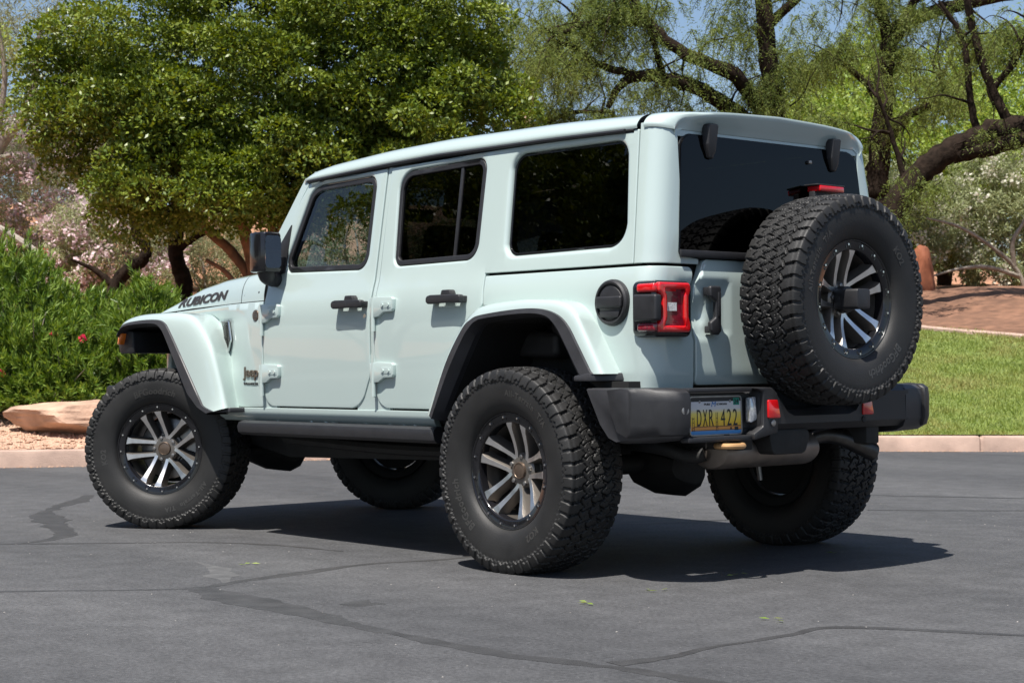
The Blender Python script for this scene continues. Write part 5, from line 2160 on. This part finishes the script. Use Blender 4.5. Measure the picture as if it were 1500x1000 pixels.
# ---- big dark-leaved tree behind the bonnet
def big_tree():
    base = (-3.15, 22.0, gz(22.0, -3.15))
    t = plant('crape_myrtle_tree', tuple(w_ld(base)), 'dense dark green tree with several peeling reddish stems behind the bonnet', 'tree')
    z0 = base[2]
    lines = [
        ([(-3.10, 22.0, z0 - .1), (-3.20, 22.0, 2.1), (-3.38, 21.9, 2.75), (-3.6, 21.8, 3.6), (-3.7, 21.8, 4.6)], [.10, .085, .07, .05, .03]),
        ([(-3.05, 22.05, z0 - .1), (-3.28, 22.1, 2.0), (-3.75, 22.1, 2.55), (-4.15, 22.0, 2.95), (-4.7, 21.9, 3.5)], [.08, .065, .06, .05, .03]),
        ([(-3.02, 22.0, z0 - .1), (-2.98, 22.0, 2.3), (-2.85, 21.9, 3.2), (-2.7, 21.8, 4.3)], [.09, .08, .06, .035]),
        ([(-2.95, 22.0, z0 - .1), (-2.75, 22.1, 2.2), (-2.35, 22.1, 3.0), (-1.8, 22.0, 3.8)], [.08, .07, .055, .03]),
        ([(-3.10, 22.0, z0), (-3.45, 21.8, 1.95), (-3.75, 21.7, 2.20)], [.05, .035, .02]),
        ([(-2.9, 22.0, 2.4), (-2.6, 21.5, 3.2), (-2.2, 21.1, 3.9)], [.05, .04, .02]),
        ([(-3.4, 21.9, 2.9), (-3.9, 21.4, 3.5), (-4.3, 21.0, 4.1)], [.05, .04, .02]),
    ]
    V, F = trunk_mesh([(w_ld(a), b) for a, b in lines], 3)
    part_np('trunk', V, F, BARKR, t, True)
    rg = np.random.default_rng(5)
    cc = []
    # foliage masses, each an ellipsoid of many leaf clumps, in (l, d, z)
    for c, r, n in (((-3.1, 21.9, 4.5), (2.55, 1.7, 1.55), 210), ((-4.55, 21.7, 3.75), (1.25, 1.2, 1.0), 80), ((-4.1, 21.3, 3.15), (1.0, .9, .55), 52),
                    ((-1.3, 21.8, 4.05), (1.45, 1.3, 1.15), 90), ((-2.6, 21.2, 3.35), (1.2, .9, .62), 60), ((-3.2, 21.4, 2.85), (.85, .7, .38), 26),
                    ((-4.6, 21.9, 2.75), (.50, .5, .30), 14), ((-.45, 21.9, 4.0), (.75, .9, .95), 40), ((-5.4, 21.9, 4.2), (.65, .8, .9), 34), ((-2.4, 21.5, 3.0), (.6, .6, .4), 14), ((-1.5, 21.7, 3.2), (1.0, .8, .5), 40), ((-2.3, 21.9, 5.2), (2.2, 1.3, .9), 110), ((-3.2, 21.2, 4.3), (1.6, .6, .8), 60)):
        cc.append(crown_centres(n, c, r, .45, seed=int(rg.integers(1e6)), lump=.15))
    cc = w_ld(np.concatenate(cc))
    cr = RNG.uniform(.17, .38, len(cc))
    sel = RNG.uniform(size=len(cc)) < .62
    cc, cr = cc[sel], RNG.uniform(.22, .46, int(sel.sum()))
    V, F = clump_leaves(cc, cr, 560, .066, asp=.50, flat=.62, out=.5, shell=.72, up=.35)
    part_np('crown', V, F, LEAFD, t)
    return t


BIG = big_tree()


# ---- oleander shrubs
def oleander(c, rad, n_stems, label, seed, flowers=0, top=1.0):
    rg = np.random.default_rng(seed)
    t = plant('oleander_shrub', tuple(w_ld(c)), label, 'shrub', None)
    V_, D_, W_ = [], [], []
    SL = []
    FL = []
    ph = rg.uniform(0, 6, 4)
    for k in range(n_stems):
        u = unit(rg.standard_normal(3))
        u[2] = abs(u[2]) if rg.uniform() < .80 else -abs(u[2]) * .4
        lump = 1 + .20 * math.sin(u[0] * 6 + ph[0]) * math.sin(u[2] * 5 + ph[1]) + .14 * math.sin(u[1] * 9 + ph[2] + u[0] * 7)
        tip = np.array(c) + u * np.array(rad) * rg.uniform(.80, 1.03) * lump
        tip[2] = max(tip[2], c[2] + .10)
        dirv = unit(u * [.75, .75, .5] + [0, 0, .50] + rg.standard_normal(3) * .40)
        L = rg.uniform(.12, .27)
        nn = int(rg.integers(26, 42))
        s = rg.uniform(0, 1, nn)
        p = tip + dirv * (L * s)[:, None]
        a = rg.uniform(0, 2 * PI, nn)
        e1 = unit(np.cross(dirv, [.3, .9, .1]))
        e2 = np.cross(dirv, e1)
        radial = np.cos(a)[:, None] * e1 + np.sin(a)[:, None] * e2
        open_ = rg.uniform(.45, 1.05, nn) * (1.15 - .6 * s)
        ld = unit(dirv + radial * open_[:, None] + rg.standard_normal((nn, 3)) * .12)
        ll = rg.uniform(.060, .105, nn)
        V_.append(p)
        D_.append(ld * ll[:, None])
        W_.append(unit(np.cross(ld, radial + rg.standard_normal((nn, 3)) * .3)) * (ll * .085)[:, None])
        if flowers and u[2] > .1 and rg.uniform() < flowers:
            FL.append(tip + dirv * L * 1.12)
        if k % 9 == 0:
            SL.append(([np.array(c) + [rg.normal() * .1, rg.normal() * .1, -.1], (np.array(c) + tip) / 2 + rg.normal(0, .05, 3), tip + dirv * L], [.018, .010, .004]))
    V, F = blades('', w_ld(np.concatenate(V_)), np.concatenate(D_) @ ROT.T, np.concatenate(W_) @ ROT.T, None)
    part_np('foliage', V, F, LEAFO, t)
    V, F = trunk_mesh([(w_ld(a), b) for a, b in SL], seed, n=5, k=3)
    part_np('stem', V, F, BARKG, t, True)
    if FL:
        FL = w_ld(np.array(FL))
        V, F = clump_leaves(FL, np.full(len(FL), .035), 14, .036, asp=.8)
        part_np('blossom', V, F, REDF, t)
    return t


oleander((-4.95, 18.1, gz(18.1, -4.95)), (1.05, .85, 1.22), 3600, 'largest oleander, at the photo edge, its top reaching the grey bough', 31, .002)
oleander((-3.75, 17.9, gz(17.9, -3.75)), (.78, .62, .98), 2600, 'oleander with a few red flowers just in front of the car nose', 32, .010)
oleander((-4.65, 17.55, gz(17.55, -4.65)), (.95, .42, .72), 2000, 'low oleander directly behind the pale boulder', 33, .003)
oleander((-3.15, 18.5, gz(18.5, -3.15)), (.45, .4, .82), 560, 'narrow oleander with red flowers rising above the front wing', 34, .02)


def shrub(name, c, rad, n, per, leaf, size, label, seed, flower=None, fl=0, asp=.35, cat='shrub', crs=(.10, .24), stems=10, stem_mat=None, group=None, droop=0.0):
    t = plant(name, tuple(w_ld(c)), label, cat, group)
    cc = crown_centres(n, (c[0], c[1], c[2] + rad[2] * .85), rad, .35, seed)
    cc[:, 2] = np.maximum(cc[:, 2], c[2] + .08)
    cr = RNG.uniform(crs[0], crs[1], n)
    V, F = clump_leaves(w_ld(cc), cr, per, size, asp=asp, droop=droop)
    part_np('foliage', V, F, leaf, t)
    rg = np.random.default_rng(seed)
    L = []
    for k in range(stems):
        q = cc[rg.integers(n)]
        b = np.array([c[0] + rg.normal() * .12, c[1] + rg.normal() * .12, c[2] - .1])
        L.append(([b, b * .5 + q * .5 + rg.normal(0, .12, 3), q], [.03, .018, .006]))
    V, F = trunk_mesh([(w_ld(a), b) for a, b in L], seed, n=6, k=4)
    part_np('stem', V, F, stem_mat or BARKG, t, True)
    if flower:
        sel = cc[rg.uniform(size=n) < fl]
        sel = sel + rg.normal(0, .08, sel.shape)
        V, F = clump_leaves(w_ld(sel), np.full(len(sel), .16), 42, .066, asp=.8)
        part_np('blossom', V, F, flower, t)
    return t


shrub('clipped_shrub', (-3.35, 18.6, gz(18.6, -3.2)), (.42, .35, .30), 60, 120, LEAFD, .035, 'low dark rounded shrub just behind the bonnet', 41, crs=(.06, .12), cat='shrub')
# pale pink flowering shrubs behind, on the left
shrub('flowering_shrub', (-7.4, 27.5, gz(27.5, -7.4)), (1.5, 1.2, 1.55), 420, 130, LEAFC, .07, 'tall grey-green shrub full of pale pink blossom at the photo edge', 51, PINKF, .85, asp=.22)
shrub('flowering_shrub', (-6.0, 26.3, gz(26.3, -6.0)), (1.05, .9, .85), 260, 120, LEAFC, .07, 'pink-blossomed shrub low beneath the dark tree, beside the bent trunk', 52, PINKF, .60, asp=.22)
shrub('grey_shrub', (-4.9, 28.0, gz(28.0, -4.9)), (1.0, .8, .62), 200, 100, LEAFG, .06, 'greyish leafy shrub on the dirt behind the bent dark trunk', 53, asp=.22)
k = 0
for l_, d_, s_, txt in ((-5.2, 31, .50, 'dry tan scrub bush on the hillside left of the dark trunk'), (-3.9, 33.5, .6, 'widest dry scrub bush high on the dirt slope, right of the dark trunk'),
                        (-4.55, 36.5, .55, 'dry scrub bush near the top of the dirt slope under the crown'), (-5.9, 34.5, .6, 'dry scrub bush behind the pink shrubs on the slope'), (-3.3, 29.5, .33, 'small dry scrub tuft low on the dirt beside the reddish stems')):
    shrub('scrub_bush', (l_, d_, gz(d_, l_)), (s_, s_ * .8, s_ * .5), 40, 70, SCRUBM, .05, txt, 60 + k, asp=.2, crs=(.08, .18), stems=5, group='dry scrub on the hillside')
    k += 1


for l_, d_, r_, txt in ((-2.3, 27.0, (1.0, .8, .9), 'green shrub on the slope seen through the front side window'), (-.9, 26.0, (1.0, .8, .8), 'green shrub on the slope hidden behind the middle of the car'),
                        (.7, 25.5, (1.0, .8, .9), 'green shrub on the slope hidden behind the rear side window')):
    shrub('green_shrub', (l_, d_, gz(d_, l_)), r_, 110, 110, LEAFG, .08, txt, 150 + k, asp=.25)
    k += 1


# ---- dark trunks on the left
def bare_tree(name, lines, label, material=BARK, seed=0, crown=None, leaf=None, per=150, size=.06, asp=.3, extra=None, droop=.0, crs=(.15, .32)):
    b = lines[0][0][0]
    t = plant(name, tuple(w_ld((b[0], b[1], gz(b[1], b[0])))), label, 'tree')
    V, F = trunk_mesh([(w_ld(a), r) for a, r in lines], seed)
    part_np('trunk', V, F, material, t, True)
    if crown is not None:
        cc = np.concatenate([crown_centres(n, c, r, .3, seed + i) for i, (c, r, n) in enumerate(crown)])
        V, F = clump_leaves(w_ld(cc), RNG.uniform(crs[0], crs[1], len(cc)), per, size, asp=asp, droop=droop)
        part_np('crown', V, F, leaf, t)
    return t


bare_tree('dark_trunk_tree', [([(-4.36, 23.5, gz(23.5, -4.36) - .1), (-4.36, 23.5, 2.0), (-4.46, 23.5, 2.4), (-4.42, 23.5, 3.2), (-4.3, 23.4, 4.3)], [.13, .11, .10, .09, .05]),
                              ([(-4.42, 23.5, 2.45), (-4.1, 23.3, 2.62), (-3.7, 23.1, 2.68)], [.05, .04, .02])],
          'straight dark trunk rising into the crown beside the bonnet', seed=4, crown=[((-4.3, 23.4, 4.6), (1.3, 1, 1.2), 60)], leaf=LEAFD)
bare_tree('bent_trunk_tree', [([(-5.55, 24.0, gz(24, -5.55) - .1), (-5.35, 24.0, 2.05), (-5.0, 24, 2.35), (-4.97, 24, 2.55), (-5.10, 24, 2.75), (-5.02, 23.9, 3.4), (-5.1, 23.9, 4.4)], [.10, .09, .08, .075, .07, .06, .04]),
                              ([(-5.40, 24.0, 2.0), (-5.65, 24.0, 2.2), (-5.95, 23.9, 2.35)], [.06, .04, .015])],
          'crooked dark trunk leaning under the crown near the pink shrubs', seed=5, crown=[((-5.1, 23.9, 4.5), (1.0, .9, .9), 40)], leaf=LEAFD)
# thin-leaved tree at the top left corner with a grey bough
bare_tree('thin_leaved_tree', [([(-8.2, 26.5, gz(26.5, -8.2)), (-8.1, 26.5, 3.2), (-7.6, 26.3, 4.2), (-7.15, 26.2, 4.75), (-6.9, 26, 6.0)], [.16, .13, .10, .07, .03]),
                               ([(-8.1, 26.5, 3.4), (-7.9, 26.3, 3.9), (-7.4, 26.2, 4.05)], [.08, .06, .03]),
                               ([(-7.7, 26.3, 4.1), (-7.5, 26.2, 5.2), (-7.6, 26, 6.3)], [.06, .04, .02])],
          'thin-leaved tree against the sky at the upper corner of the photo', material=BARKG, seed=6,
          crown=[((-7.3, 26.2, 5.2), (1.1, 1.0, 1.3), 60), ((-7.6, 26.2, 6.4), (1.2, 1, .7), 40)], leaf=LEAFG, per=75, size=.10, asp=.16, droop=.5, crs=(.2, .4))
bough = tube('fallen_bough', [w_ld((-6.2, 20.5, 2.62)), w_ld((-5.75, 20.3, 2.42)), w_ld((-5.30, 20.1, 2.10)), w_ld((-5.0, 20, 1.6)), w_ld((-4.9, 20, .9))], [.045, .04, .035, .03], BARKG, None, n=8)
tag(bough, 'bare pale grey bough slanting down into the oleander', 'branch')


# ---- feathery mesquite trees
def sprays(lines, n, length, seed, leaf_len=.055, dens=26, spread=.35):
    """hanging feathery twigs along branch lines: returns leaves and twig lines"""
    rg = np.random.default_rng(seed)
    C, D, Wd = [], [], []
    TW = []
    nodes = []
    for k in range(max(6, n // 13)):
        pts = lines[rg.integers(len(lines))]
        i = rg.uniform(.15, 1) * (len(pts) - 1)
        a = int(min(i, len(pts) - 2))
        nodes.append((pts[a] + (pts[a + 1] - pts[a]) * (i - a) + rg.normal(0, spread, 3) * [1, 1, .5], rg.uniform(.12, .34)))
    for k in range(n):
        c0, cr = nodes[int(rg.integers(len(nodes)))]
        p = c0 + rg.normal(0, cr, 3) * [1, 1, .55]
        m = int(rg.integers(3, 7))
        for q in range(m):
            L = length * rg.uniform(.45, 1.2)
            d0 = unit(rg.standard_normal(3) * [1, 1, .35] + [0, 0, .1])
            nn = dens
            s = np.linspace(.05, 1, nn)
            curve = p[None] + d0[None] * (L * .55 * s)[:, None] + np.array([0, 0, -1])[None] * (L * .75 * s ** 1.8)[:, None]
            T = unit(np.gradient(curve, axis=0))
            sd = unit(np.cross(T, rg.standard_normal(3)))
            sgn = np.where(np.arange(nn) % 2 == 0, 1, -1)[:, None]
            ld = unit(T * .55 + sd * sgn + rg.standard_normal((nn, 3)) * .35 + [0, 0, -.25])
            ll = leaf_len * rg.uniform(.6, 1.3, nn)
            C.append(curve)
            D.append(ld * ll[:, None])
            Wd.append(unit(np.cross(ld, rg.standard_normal((nn, 3)))) * (ll * .11)[:, None])
            if q == 0:
                TW.append((np.array([p, curve[nn // 2], curve[-1]]), [.006, .004, .002]))
    return blades('', w_ld(np.concatenate(C)), np.concatenate(D) @ ROT.T, np.concatenate(Wd) @ ROT.T, None), TW


def subbranches(lines, n, L, seed, up=.3):
    """thin bare side branches growing from the limbs"""
    rg = np.random.default_rng(seed)
    out = []
    for k in range(n):
        pts, rad = lines[rg.integers(len(lines))]
        pts = np.array(pts, float)
        i = rg.uniform(.25, 1) * (len(pts) - 1)
        a = int(min(i, len(pts) - 2))
        p = pts[a] + (pts[a + 1] - pts[a]) * (i - a)
        d = unit(rg.standard_normal(3) + [0, 0, up])
        l = L * rg.uniform(.5, 1.3)
        q = [p]
        for j in range(4):
            d = unit(d + rg.normal(0, .35, 3) + [0, 0, -.08])
            q.append(q[-1] + d * l / 4)
        out.append((np.array(q), [.026, .018, .012, .007, .003]))
    return out


def mesquite(name, lines, label, seed, nspray, length=.55, nsub=26, leaf=LEAFM, dens=24, spread=.3, bark=BARK, only=None):
    b = lines[0][0][0]
    t = plant(name, tuple(w_ld((b[0], b[1], gz(b[1], b[0])))), label, 'tree')
    sub = subbranches(lines, nsub, 1.1, seed)
    twl = [np.array(q) for q, r in sub] + [np.array(p, float) for p, r in lines[1:]]
    (V, F), tw = sprays(twl, nspray, length, seed, dens=dens, spread=spread)
    n0 = len(F)
    tv, tf = trunk_mesh([(w_ld(np.array(p, float)), r) for p, r in lines], seed, n=12)
    sv, sf = trunk_mesh([(w_ld(p), r) for p, r in sub + tw], seed + 1, n=5, k=3, wob=0)
    part_np('trunk', tv, tf, bark, t, True)
    sf = sf + len(V)
    cr_ = np_mesh('crown', np.concatenate([V, sv]) - np.array(t.location)[None], np.concatenate([F, sf]), [leaf, bark], t)
    cr_.data.polygons.foreach_set('material_index', np.concatenate([np.zeros(n0, np.int32), np.ones(len(sf), np.int32)]))
    return t

A1 = [([(4.10, 27, gz(27, 4.1) - .1), (4.06, 27, 2.6), (4.04, 27, 4.44), (3.96, 27, 5.38), (3.87, 27, 6.42), (3.8, 27, 7.67)], [.20, .185, .165, .15, .13, .10]),
      ([(4.05, 27, 4.15), (3.90, 27, 4.40), (3.44, 26.8, 4.65), (2.81, 26.7, 5.05), (2.19, 26.6, 5.20), (1.72, 26.5, 5.13), (1.46, 26.5, 4.72)], [.15, .15, .13, .11, .10, .07, .04]),
      ([(4.00, 27, 4.5), (3.37, 26.5, 5.2), (2.66, 26.5, 5.51), (2.04, 26.5, 6.02), (1.74, 26.5, 6.64)], [.13, .11, .095, .08, .06]),
      ([(2.10, 26.5, 5.98), (1.33, 26.4, 6.01), (.82, 26.3, 5.83), (.41, 26.2, 5.83)], [.06, .055, .04, .02]),
      ([(1.90, 26.5, 5.20), (1.33, 26.4, 5.36), (1.02, 26.4, 5.57), (.66, 26.3, 5.71)], [.06, .055, .05, .025]),
      ([(3.9, 27, 6.0), (4.6, 26.8, 6.6), (5.4, 26.5, 7.0)], [.08, .06, .03]),
      ([(2.3, 26.6, 5.2), (2.0, 26.2, 6.0), (1.3, 26.0, 6.9)], [.05, .04, .02]),
      ([(3.6, 26.8, 4.6), (3.3, 26.5, 4.1), (3.0, 26.3, 3.9)], [.04, .03, .01])]
mesquite('mesquite_tree', A1, 'feathery tree with upright dark trunk and an arching limb over the car roof', 71, 950, .62, nsub=60, spread=.34)
A2 = [([(4.78, 25, gz(25, 4.8) - .1), (5.01, 25, 2.05), (5.4, 25, 3.01), (5.88, 25, 3.63), (6.46, 25, 3.99), (7.04, 25, 4.16), (7.81, 25, 4.34), (8.8, 24.8, 4.7)], [.215, .205, .19, .18, .175, .17, .155, .11]),
      ([(6.2, 25, 3.82), (6.75, 24.9, 3.90), (7.42, 24.8, 4.02), (8.2, 24.6, 4.1)], [.13, .115, .10, .06]),
      ([(7.09, 25, 4.16), (6.75, 25, 4.93), (6.51, 25, 5.8), (6.46, 25, 6.57), (6.4, 25, 7.3)], [.075, .065, .055, .045, .03]),
      ([(6.73, 25.3, 4.02), (6.59, 25.3, 4.59), (6.49, 25.3, 5.47), (6.15, 25.3, 6.06)], [.06, .05, .045, .02]),
      ([(6.85, 25, 4.75), (7.2, 24.8, 5.3), (7.4, 24.7, 6.2)], [.05, .04, .02]),
      ([(5.6, 25, 3.3), (5.45, 25, 3.9), (5.2, 24.9, 4.6)], [.05, .04, .02])]
mesquite('mesquite_tree', A2, 'leaning mesquite whose thick trunk slants up to the right above the red rock', 72, 260, .5, nsub=40, spread=.28)
A3 = [([(5.70, 29, gz(29, 5.7) - .1), (5.95, 29, 3.4), (6.04, 29, 3.91), (6.15, 29, 5.59), (6.26, 29, 6.15), (6.66, 29, 6.53), (7.49, 29, 6.75), (8.39, 29, 6.91)], [.22, .20, .18, .15, .14, .12, .10, .07]),
      ([(6.24, 29, 6.1), (6.04, 29, 6.82), (5.93, 29, 7.49)], [.11, .09, .07]),
      ([(6.4, 29, 6.3), (6.7, 28.8, 7.0), (6.9, 28.6, 7.7)], [.08, .06, .04]),
      ([(5.87, 29, 4.0), (6.38, 28.8, 4.8), (6.88, 28.6, 5.13), (6.99, 28.5, 5.6)], [.09, .08, .07, .03]),
      ([(6.1, 29, 5.2), (5.5, 28.8, 5.7), (4.9, 28.6, 5.9)], [.06, .05, .02])]
mesquite('mesquite_tree', A3, 'forked mesquite behind the spare wheel with yellow-green hanging sprays', 73, 640, .62, nsub=46, spread=.40)
# finer hanging growth between the dark tree and the upright trunk
A4 = [([(.2, 29.5, gz(29.5, .2)), (.3, 29.5, 3.2), (.1, 29.3, 5.0), (-.3, 29, 6.4), (-.4, 29, 7.6)], [.16, .14, .12, .09, .05]),
      ([(.15, 29.4, 5.2), (.9, 29, 6.3), (1.5, 28.8, 7.0)], [.07, .05, .03]),
      ([(-.1, 29.2, 5.9), (-.9, 28.9, 6.6), (-1.4, 28.7, 7.0)], [.07, .05, .03]),
      ([(.2, 29.4, 4.6), (.9, 29.1, 5.0), (1.7, 28.9, 5.0)], [.05, .04, .02])]
mesquite('mesquite_tree', A4, 'thin mesquite half hidden at the edge of the dark tree, above the car roof', 74, 680, .6, nsub=30, spread=.45)

# flowering pale bushes beyond the bank, right
shrub('oleander_shrub', (6.9, 31.5, gz(31.5, 6.9)), (1.35, .9, 1.25), 260, 130, LEAFC, .10, 'pale cream-flowered bush behind the red rock', 81, WHITEF, .42, asp=.22, stems=16)
shrub('oleander_shrub', (9.1, 31.8, gz(31.8, 9.1)), (1.35, .9, 1.40), 260, 130, LEAFC, .10, 'pale cream-flowered bush at the photo edge beyond the dirt bank', 82, WHITEF, .36, asp=.22, stems=16)
shrub('oleander_shrub', (5.2, 33.0, gz(33, 5.2)), (1.0, .9, 1.3), 130, 110, LEAFB, .10, 'bright leafy bush seen just above the spare tyre beside the leaning trunk', 83, WHITEF, .1, asp=.22, stems=12)
shrub('green_shrub', (9.25, 29.8, gz(29.8, 9.25)), (.42, .4, .5), 70, 110, LEAFD, .06, 'small dark green bush at the photo edge in front of the cream flowers', 84, asp=.35)
for i, (ll, txt) in enumerate(((
        [(8.95, 30.6, 1.9), (8.75, 30.6, 2.45), (8.3, 30.5, 2.85), (7.7, 30.4, 3.2), (7.1, 30.3, 3.35)], 'bare grey branch arching out of the cream-flowered bush'),
        ([(8.75, 30.5, 2.35), (8.2, 30.4, 2.5), (7.7, 30.3, 2.48), (7.2, 30.3, 2.35)], 'lower bare grey branch reaching towards the red rock'),
        ([(8.7, 30.6, 2.5), (8.65, 30.5, 2.95), (8.85, 30.5, 3.3), (9.1, 30.4, 3.9)], 'bare grey branch standing up among the cream flowers'))):
    o = tube('bare_branch', [w_ld(p) for p in ll], [.045, .038, .028, .014], BARKG, None, n=8)
    tag(o, txt, 'branch')


def far_tree(c, rad, n, leaf, label, seed, per=150, size=.13, asp=.42, crs=(.28, .55), trunk=.16):
    t = plant('broadleaf_tree', tuple(w_ld((c[0], c[1], gz(c[1], c[0])))), label, 'tree')
    cc = crown_centres(n, c, rad, .45, seed, lump=.2)
    V, F = clump_leaves(w_ld(cc), RNG.uniform(crs[0], crs[1], n), per, size, asp=asp)
    part_np('crown', V, F, leaf, t)
    zb = gz(c[1], c[0])
    L = [([(c[0], c[1], zb - .2), (c[0] + .1, c[1], (zb + c[2]) / 2), (c[0] - .1, c[1], c[2] + rad[2] * .4)], [trunk, trunk * .8, trunk * .3])]
    rg = np.random.default_rng(seed)
    for k in range(6):
        q = cc[rg.integers(n)]
        s_ = np.array([c[0] + .1, c[1], (zb + c[2]) / 2 + rg.uniform(-.2, .8)])
        L.append(([s_, s_ * .5 + q * .5 + [0, 0, .2], q], [trunk * .5, trunk * .3, trunk * .1]))
    V, F = trunk_mesh([(w_ld(a), b) for a, b in L], seed, n=8, k=4)
    part_np('trunk', V, F, BARK, t, True)
    return t


far_tree((6.9, 38, 5.2), (1.9, 1.6, 1.9), 150, LEAFB, 'bright green tree behind the leaning trunk, over the spare wheel', 91)
far_tree((9.6, 37, 4.9), (1.7, 1.6, 1.9), 140, LEAFB, 'bright green tree at the photo edge beyond the leaning trunk', 92)
far_tree((11.6, 39, 6.4), (2.0, 1.8, 2.2), 130, LEAFB, 'tallest bright green tree, mostly beyond the photo edge', 93)
far_tree((8.5, 42, 7.2), (1.9, 1.8, 1.5), 100, LEAFB, 'pale green treetop rising behind the others on the hillside', 94)
far_tree((8.4, 34.5, 3.7), (1.0, .9, .85), 60, LEAFD, 'dark shaded tree between the bright tree and the cream flowers', 95)
far_tree((5.2, 40, 4.4), (1.4, 1.3, 1.5), 90, LEAFB, 'bright green tree showing past the rear corner of the car roof', 96)
far_tree((2.3, 43, 3.9), (1.9, 1.6, 1.5), 90, LEAFG, 'greyish tree low above the middle of the car roof', 97)
far_tree((-.4, 44, 3.6), (1.6, 1.5, 1.2), 80, LEAFG, 'greyish tree just above the roof by the dark crown', 98)
far_tree((-9.0, 40, 6.0), (2.2, 2, 2.4), 100, LEAFG, 'tall greyish tree behind the pink blossom shrubs', 99)

# distant pale-orange sandstone spire on the skyline
spire = plant('sandstone_spire', tuple(w_ld((1.35, 145, 8.0))), 'pale orange sandstone spire far off above the car roof', 'rock')
bm = bmesh.new()
rg = np.random.default_rng(3)
for (a, z0_, z1_, r0, r1) in ((1.35, 8, 18.6, 1.7, 1.1), (1.25, 18.2, 22.4, .55, .36), (1.32, 22.2, 24.0, .62, .40), (4.2, 8, 17.2, 2.6, 2.2), (8.0, 8, 17.6, 3.2, 2.8), (-1.2, 8, 18.6, 1.2, .8)):
    p0, p1 = w_ld((a, 145, z0_)), w_ld((a + .1, 145, z1_))
    bm_cyl(bm, p0, p1, r0, r1, 9)
bmesh.ops.subdivide_edges(bm, edges=bm.edges[:], cuts=3, use_grid_fill=True)
for v in bm.verts:
    v.co += Vector(rg.normal(0, .13, 3))
    v.co -= spire.location
SP = mat('pale_far_sandstone', (.62, .45, .34), rough=.9, var=.2, vscale=.5, bump=.4, bscale=2)
bm_obj('rock_face', bm, SP, spire, sharp=30)

# trees across the lot, behind the camera: they show only as reflections in the windows and the paint
def dup_tree(src, dloc, rot, sc, label):
    r = src.copy()
    COL.objects.link(r)
    r.location = dloc
    r.rotation_euler = (0, 0, rot)
    r.scale = (sc, sc, sc)
    r['label'] = label
    for ch in list(src.children):
        c = ch.copy()
        COL.objects.link(c)
        c.parent = r
    return r


dup_tree(BIG, (4.2, 9.45, 0), 1.2, 1.15, 'dark tree standing across the lot, beyond the photo frame, mirrored in the rear side window')
dup_tree(BIG, (12.5, 11.1, 0), 2.6, 1.42, 'dark tree across the lot, beyond the photo frame, mirrored in the door windows')
dup_tree(BIG, (23.0, 17.0, 0), 4.0, 1.6, 'dark tree far across the lot, beyond the photo frame, mirrored in the glass')

# scrub and trees on the open slope to both sides of the view
SCR = [o for o in COL.objects if o.name.startswith('scrub_bush')][0]
FAR = [o for o in COL.objects if o.name.startswith('broadleaf_tree')][0]
rg = np.random.default_rng(77)
k = 0
while k < 46:
    l_, d_ = rg.uniform(-34, 30), rg.uniform(21, 60)
    if abs(l_) < .31 * d_ + 1.2 or d_ < curb_d(l_) + 4:
        continue
    r = dup_tree(SCR, tuple(w_ld((l_, d_, gz(d_, l_)))), rg.uniform(0, 6), rg.uniform(.7, 2.2), 'dry tan scrub bush on the open slope outside the photo frame')
    r['group'] = 'scrub bushes on the open slope'
    k += 1
for l_, d_, s_ in ((-13.5, 29, 1.1), (-17, 36, 1.2), (-22, 44, 1.4), (-15.5, 47, 1.3), (-28, 38, 1.2), (14, 31, 1.1), (17.5, 38, 1.25), (21, 30, 1.1), (16, 48, 1.4), (26, 40, 1.3)):
    r = dup_tree(FAR, tuple(w_ld((l_, d_, gz(d_, l_)))), s_ * 9, s_, 'leafy tree on the open slope outside the photo frame')
    r['group'] = 'trees on the open slope'
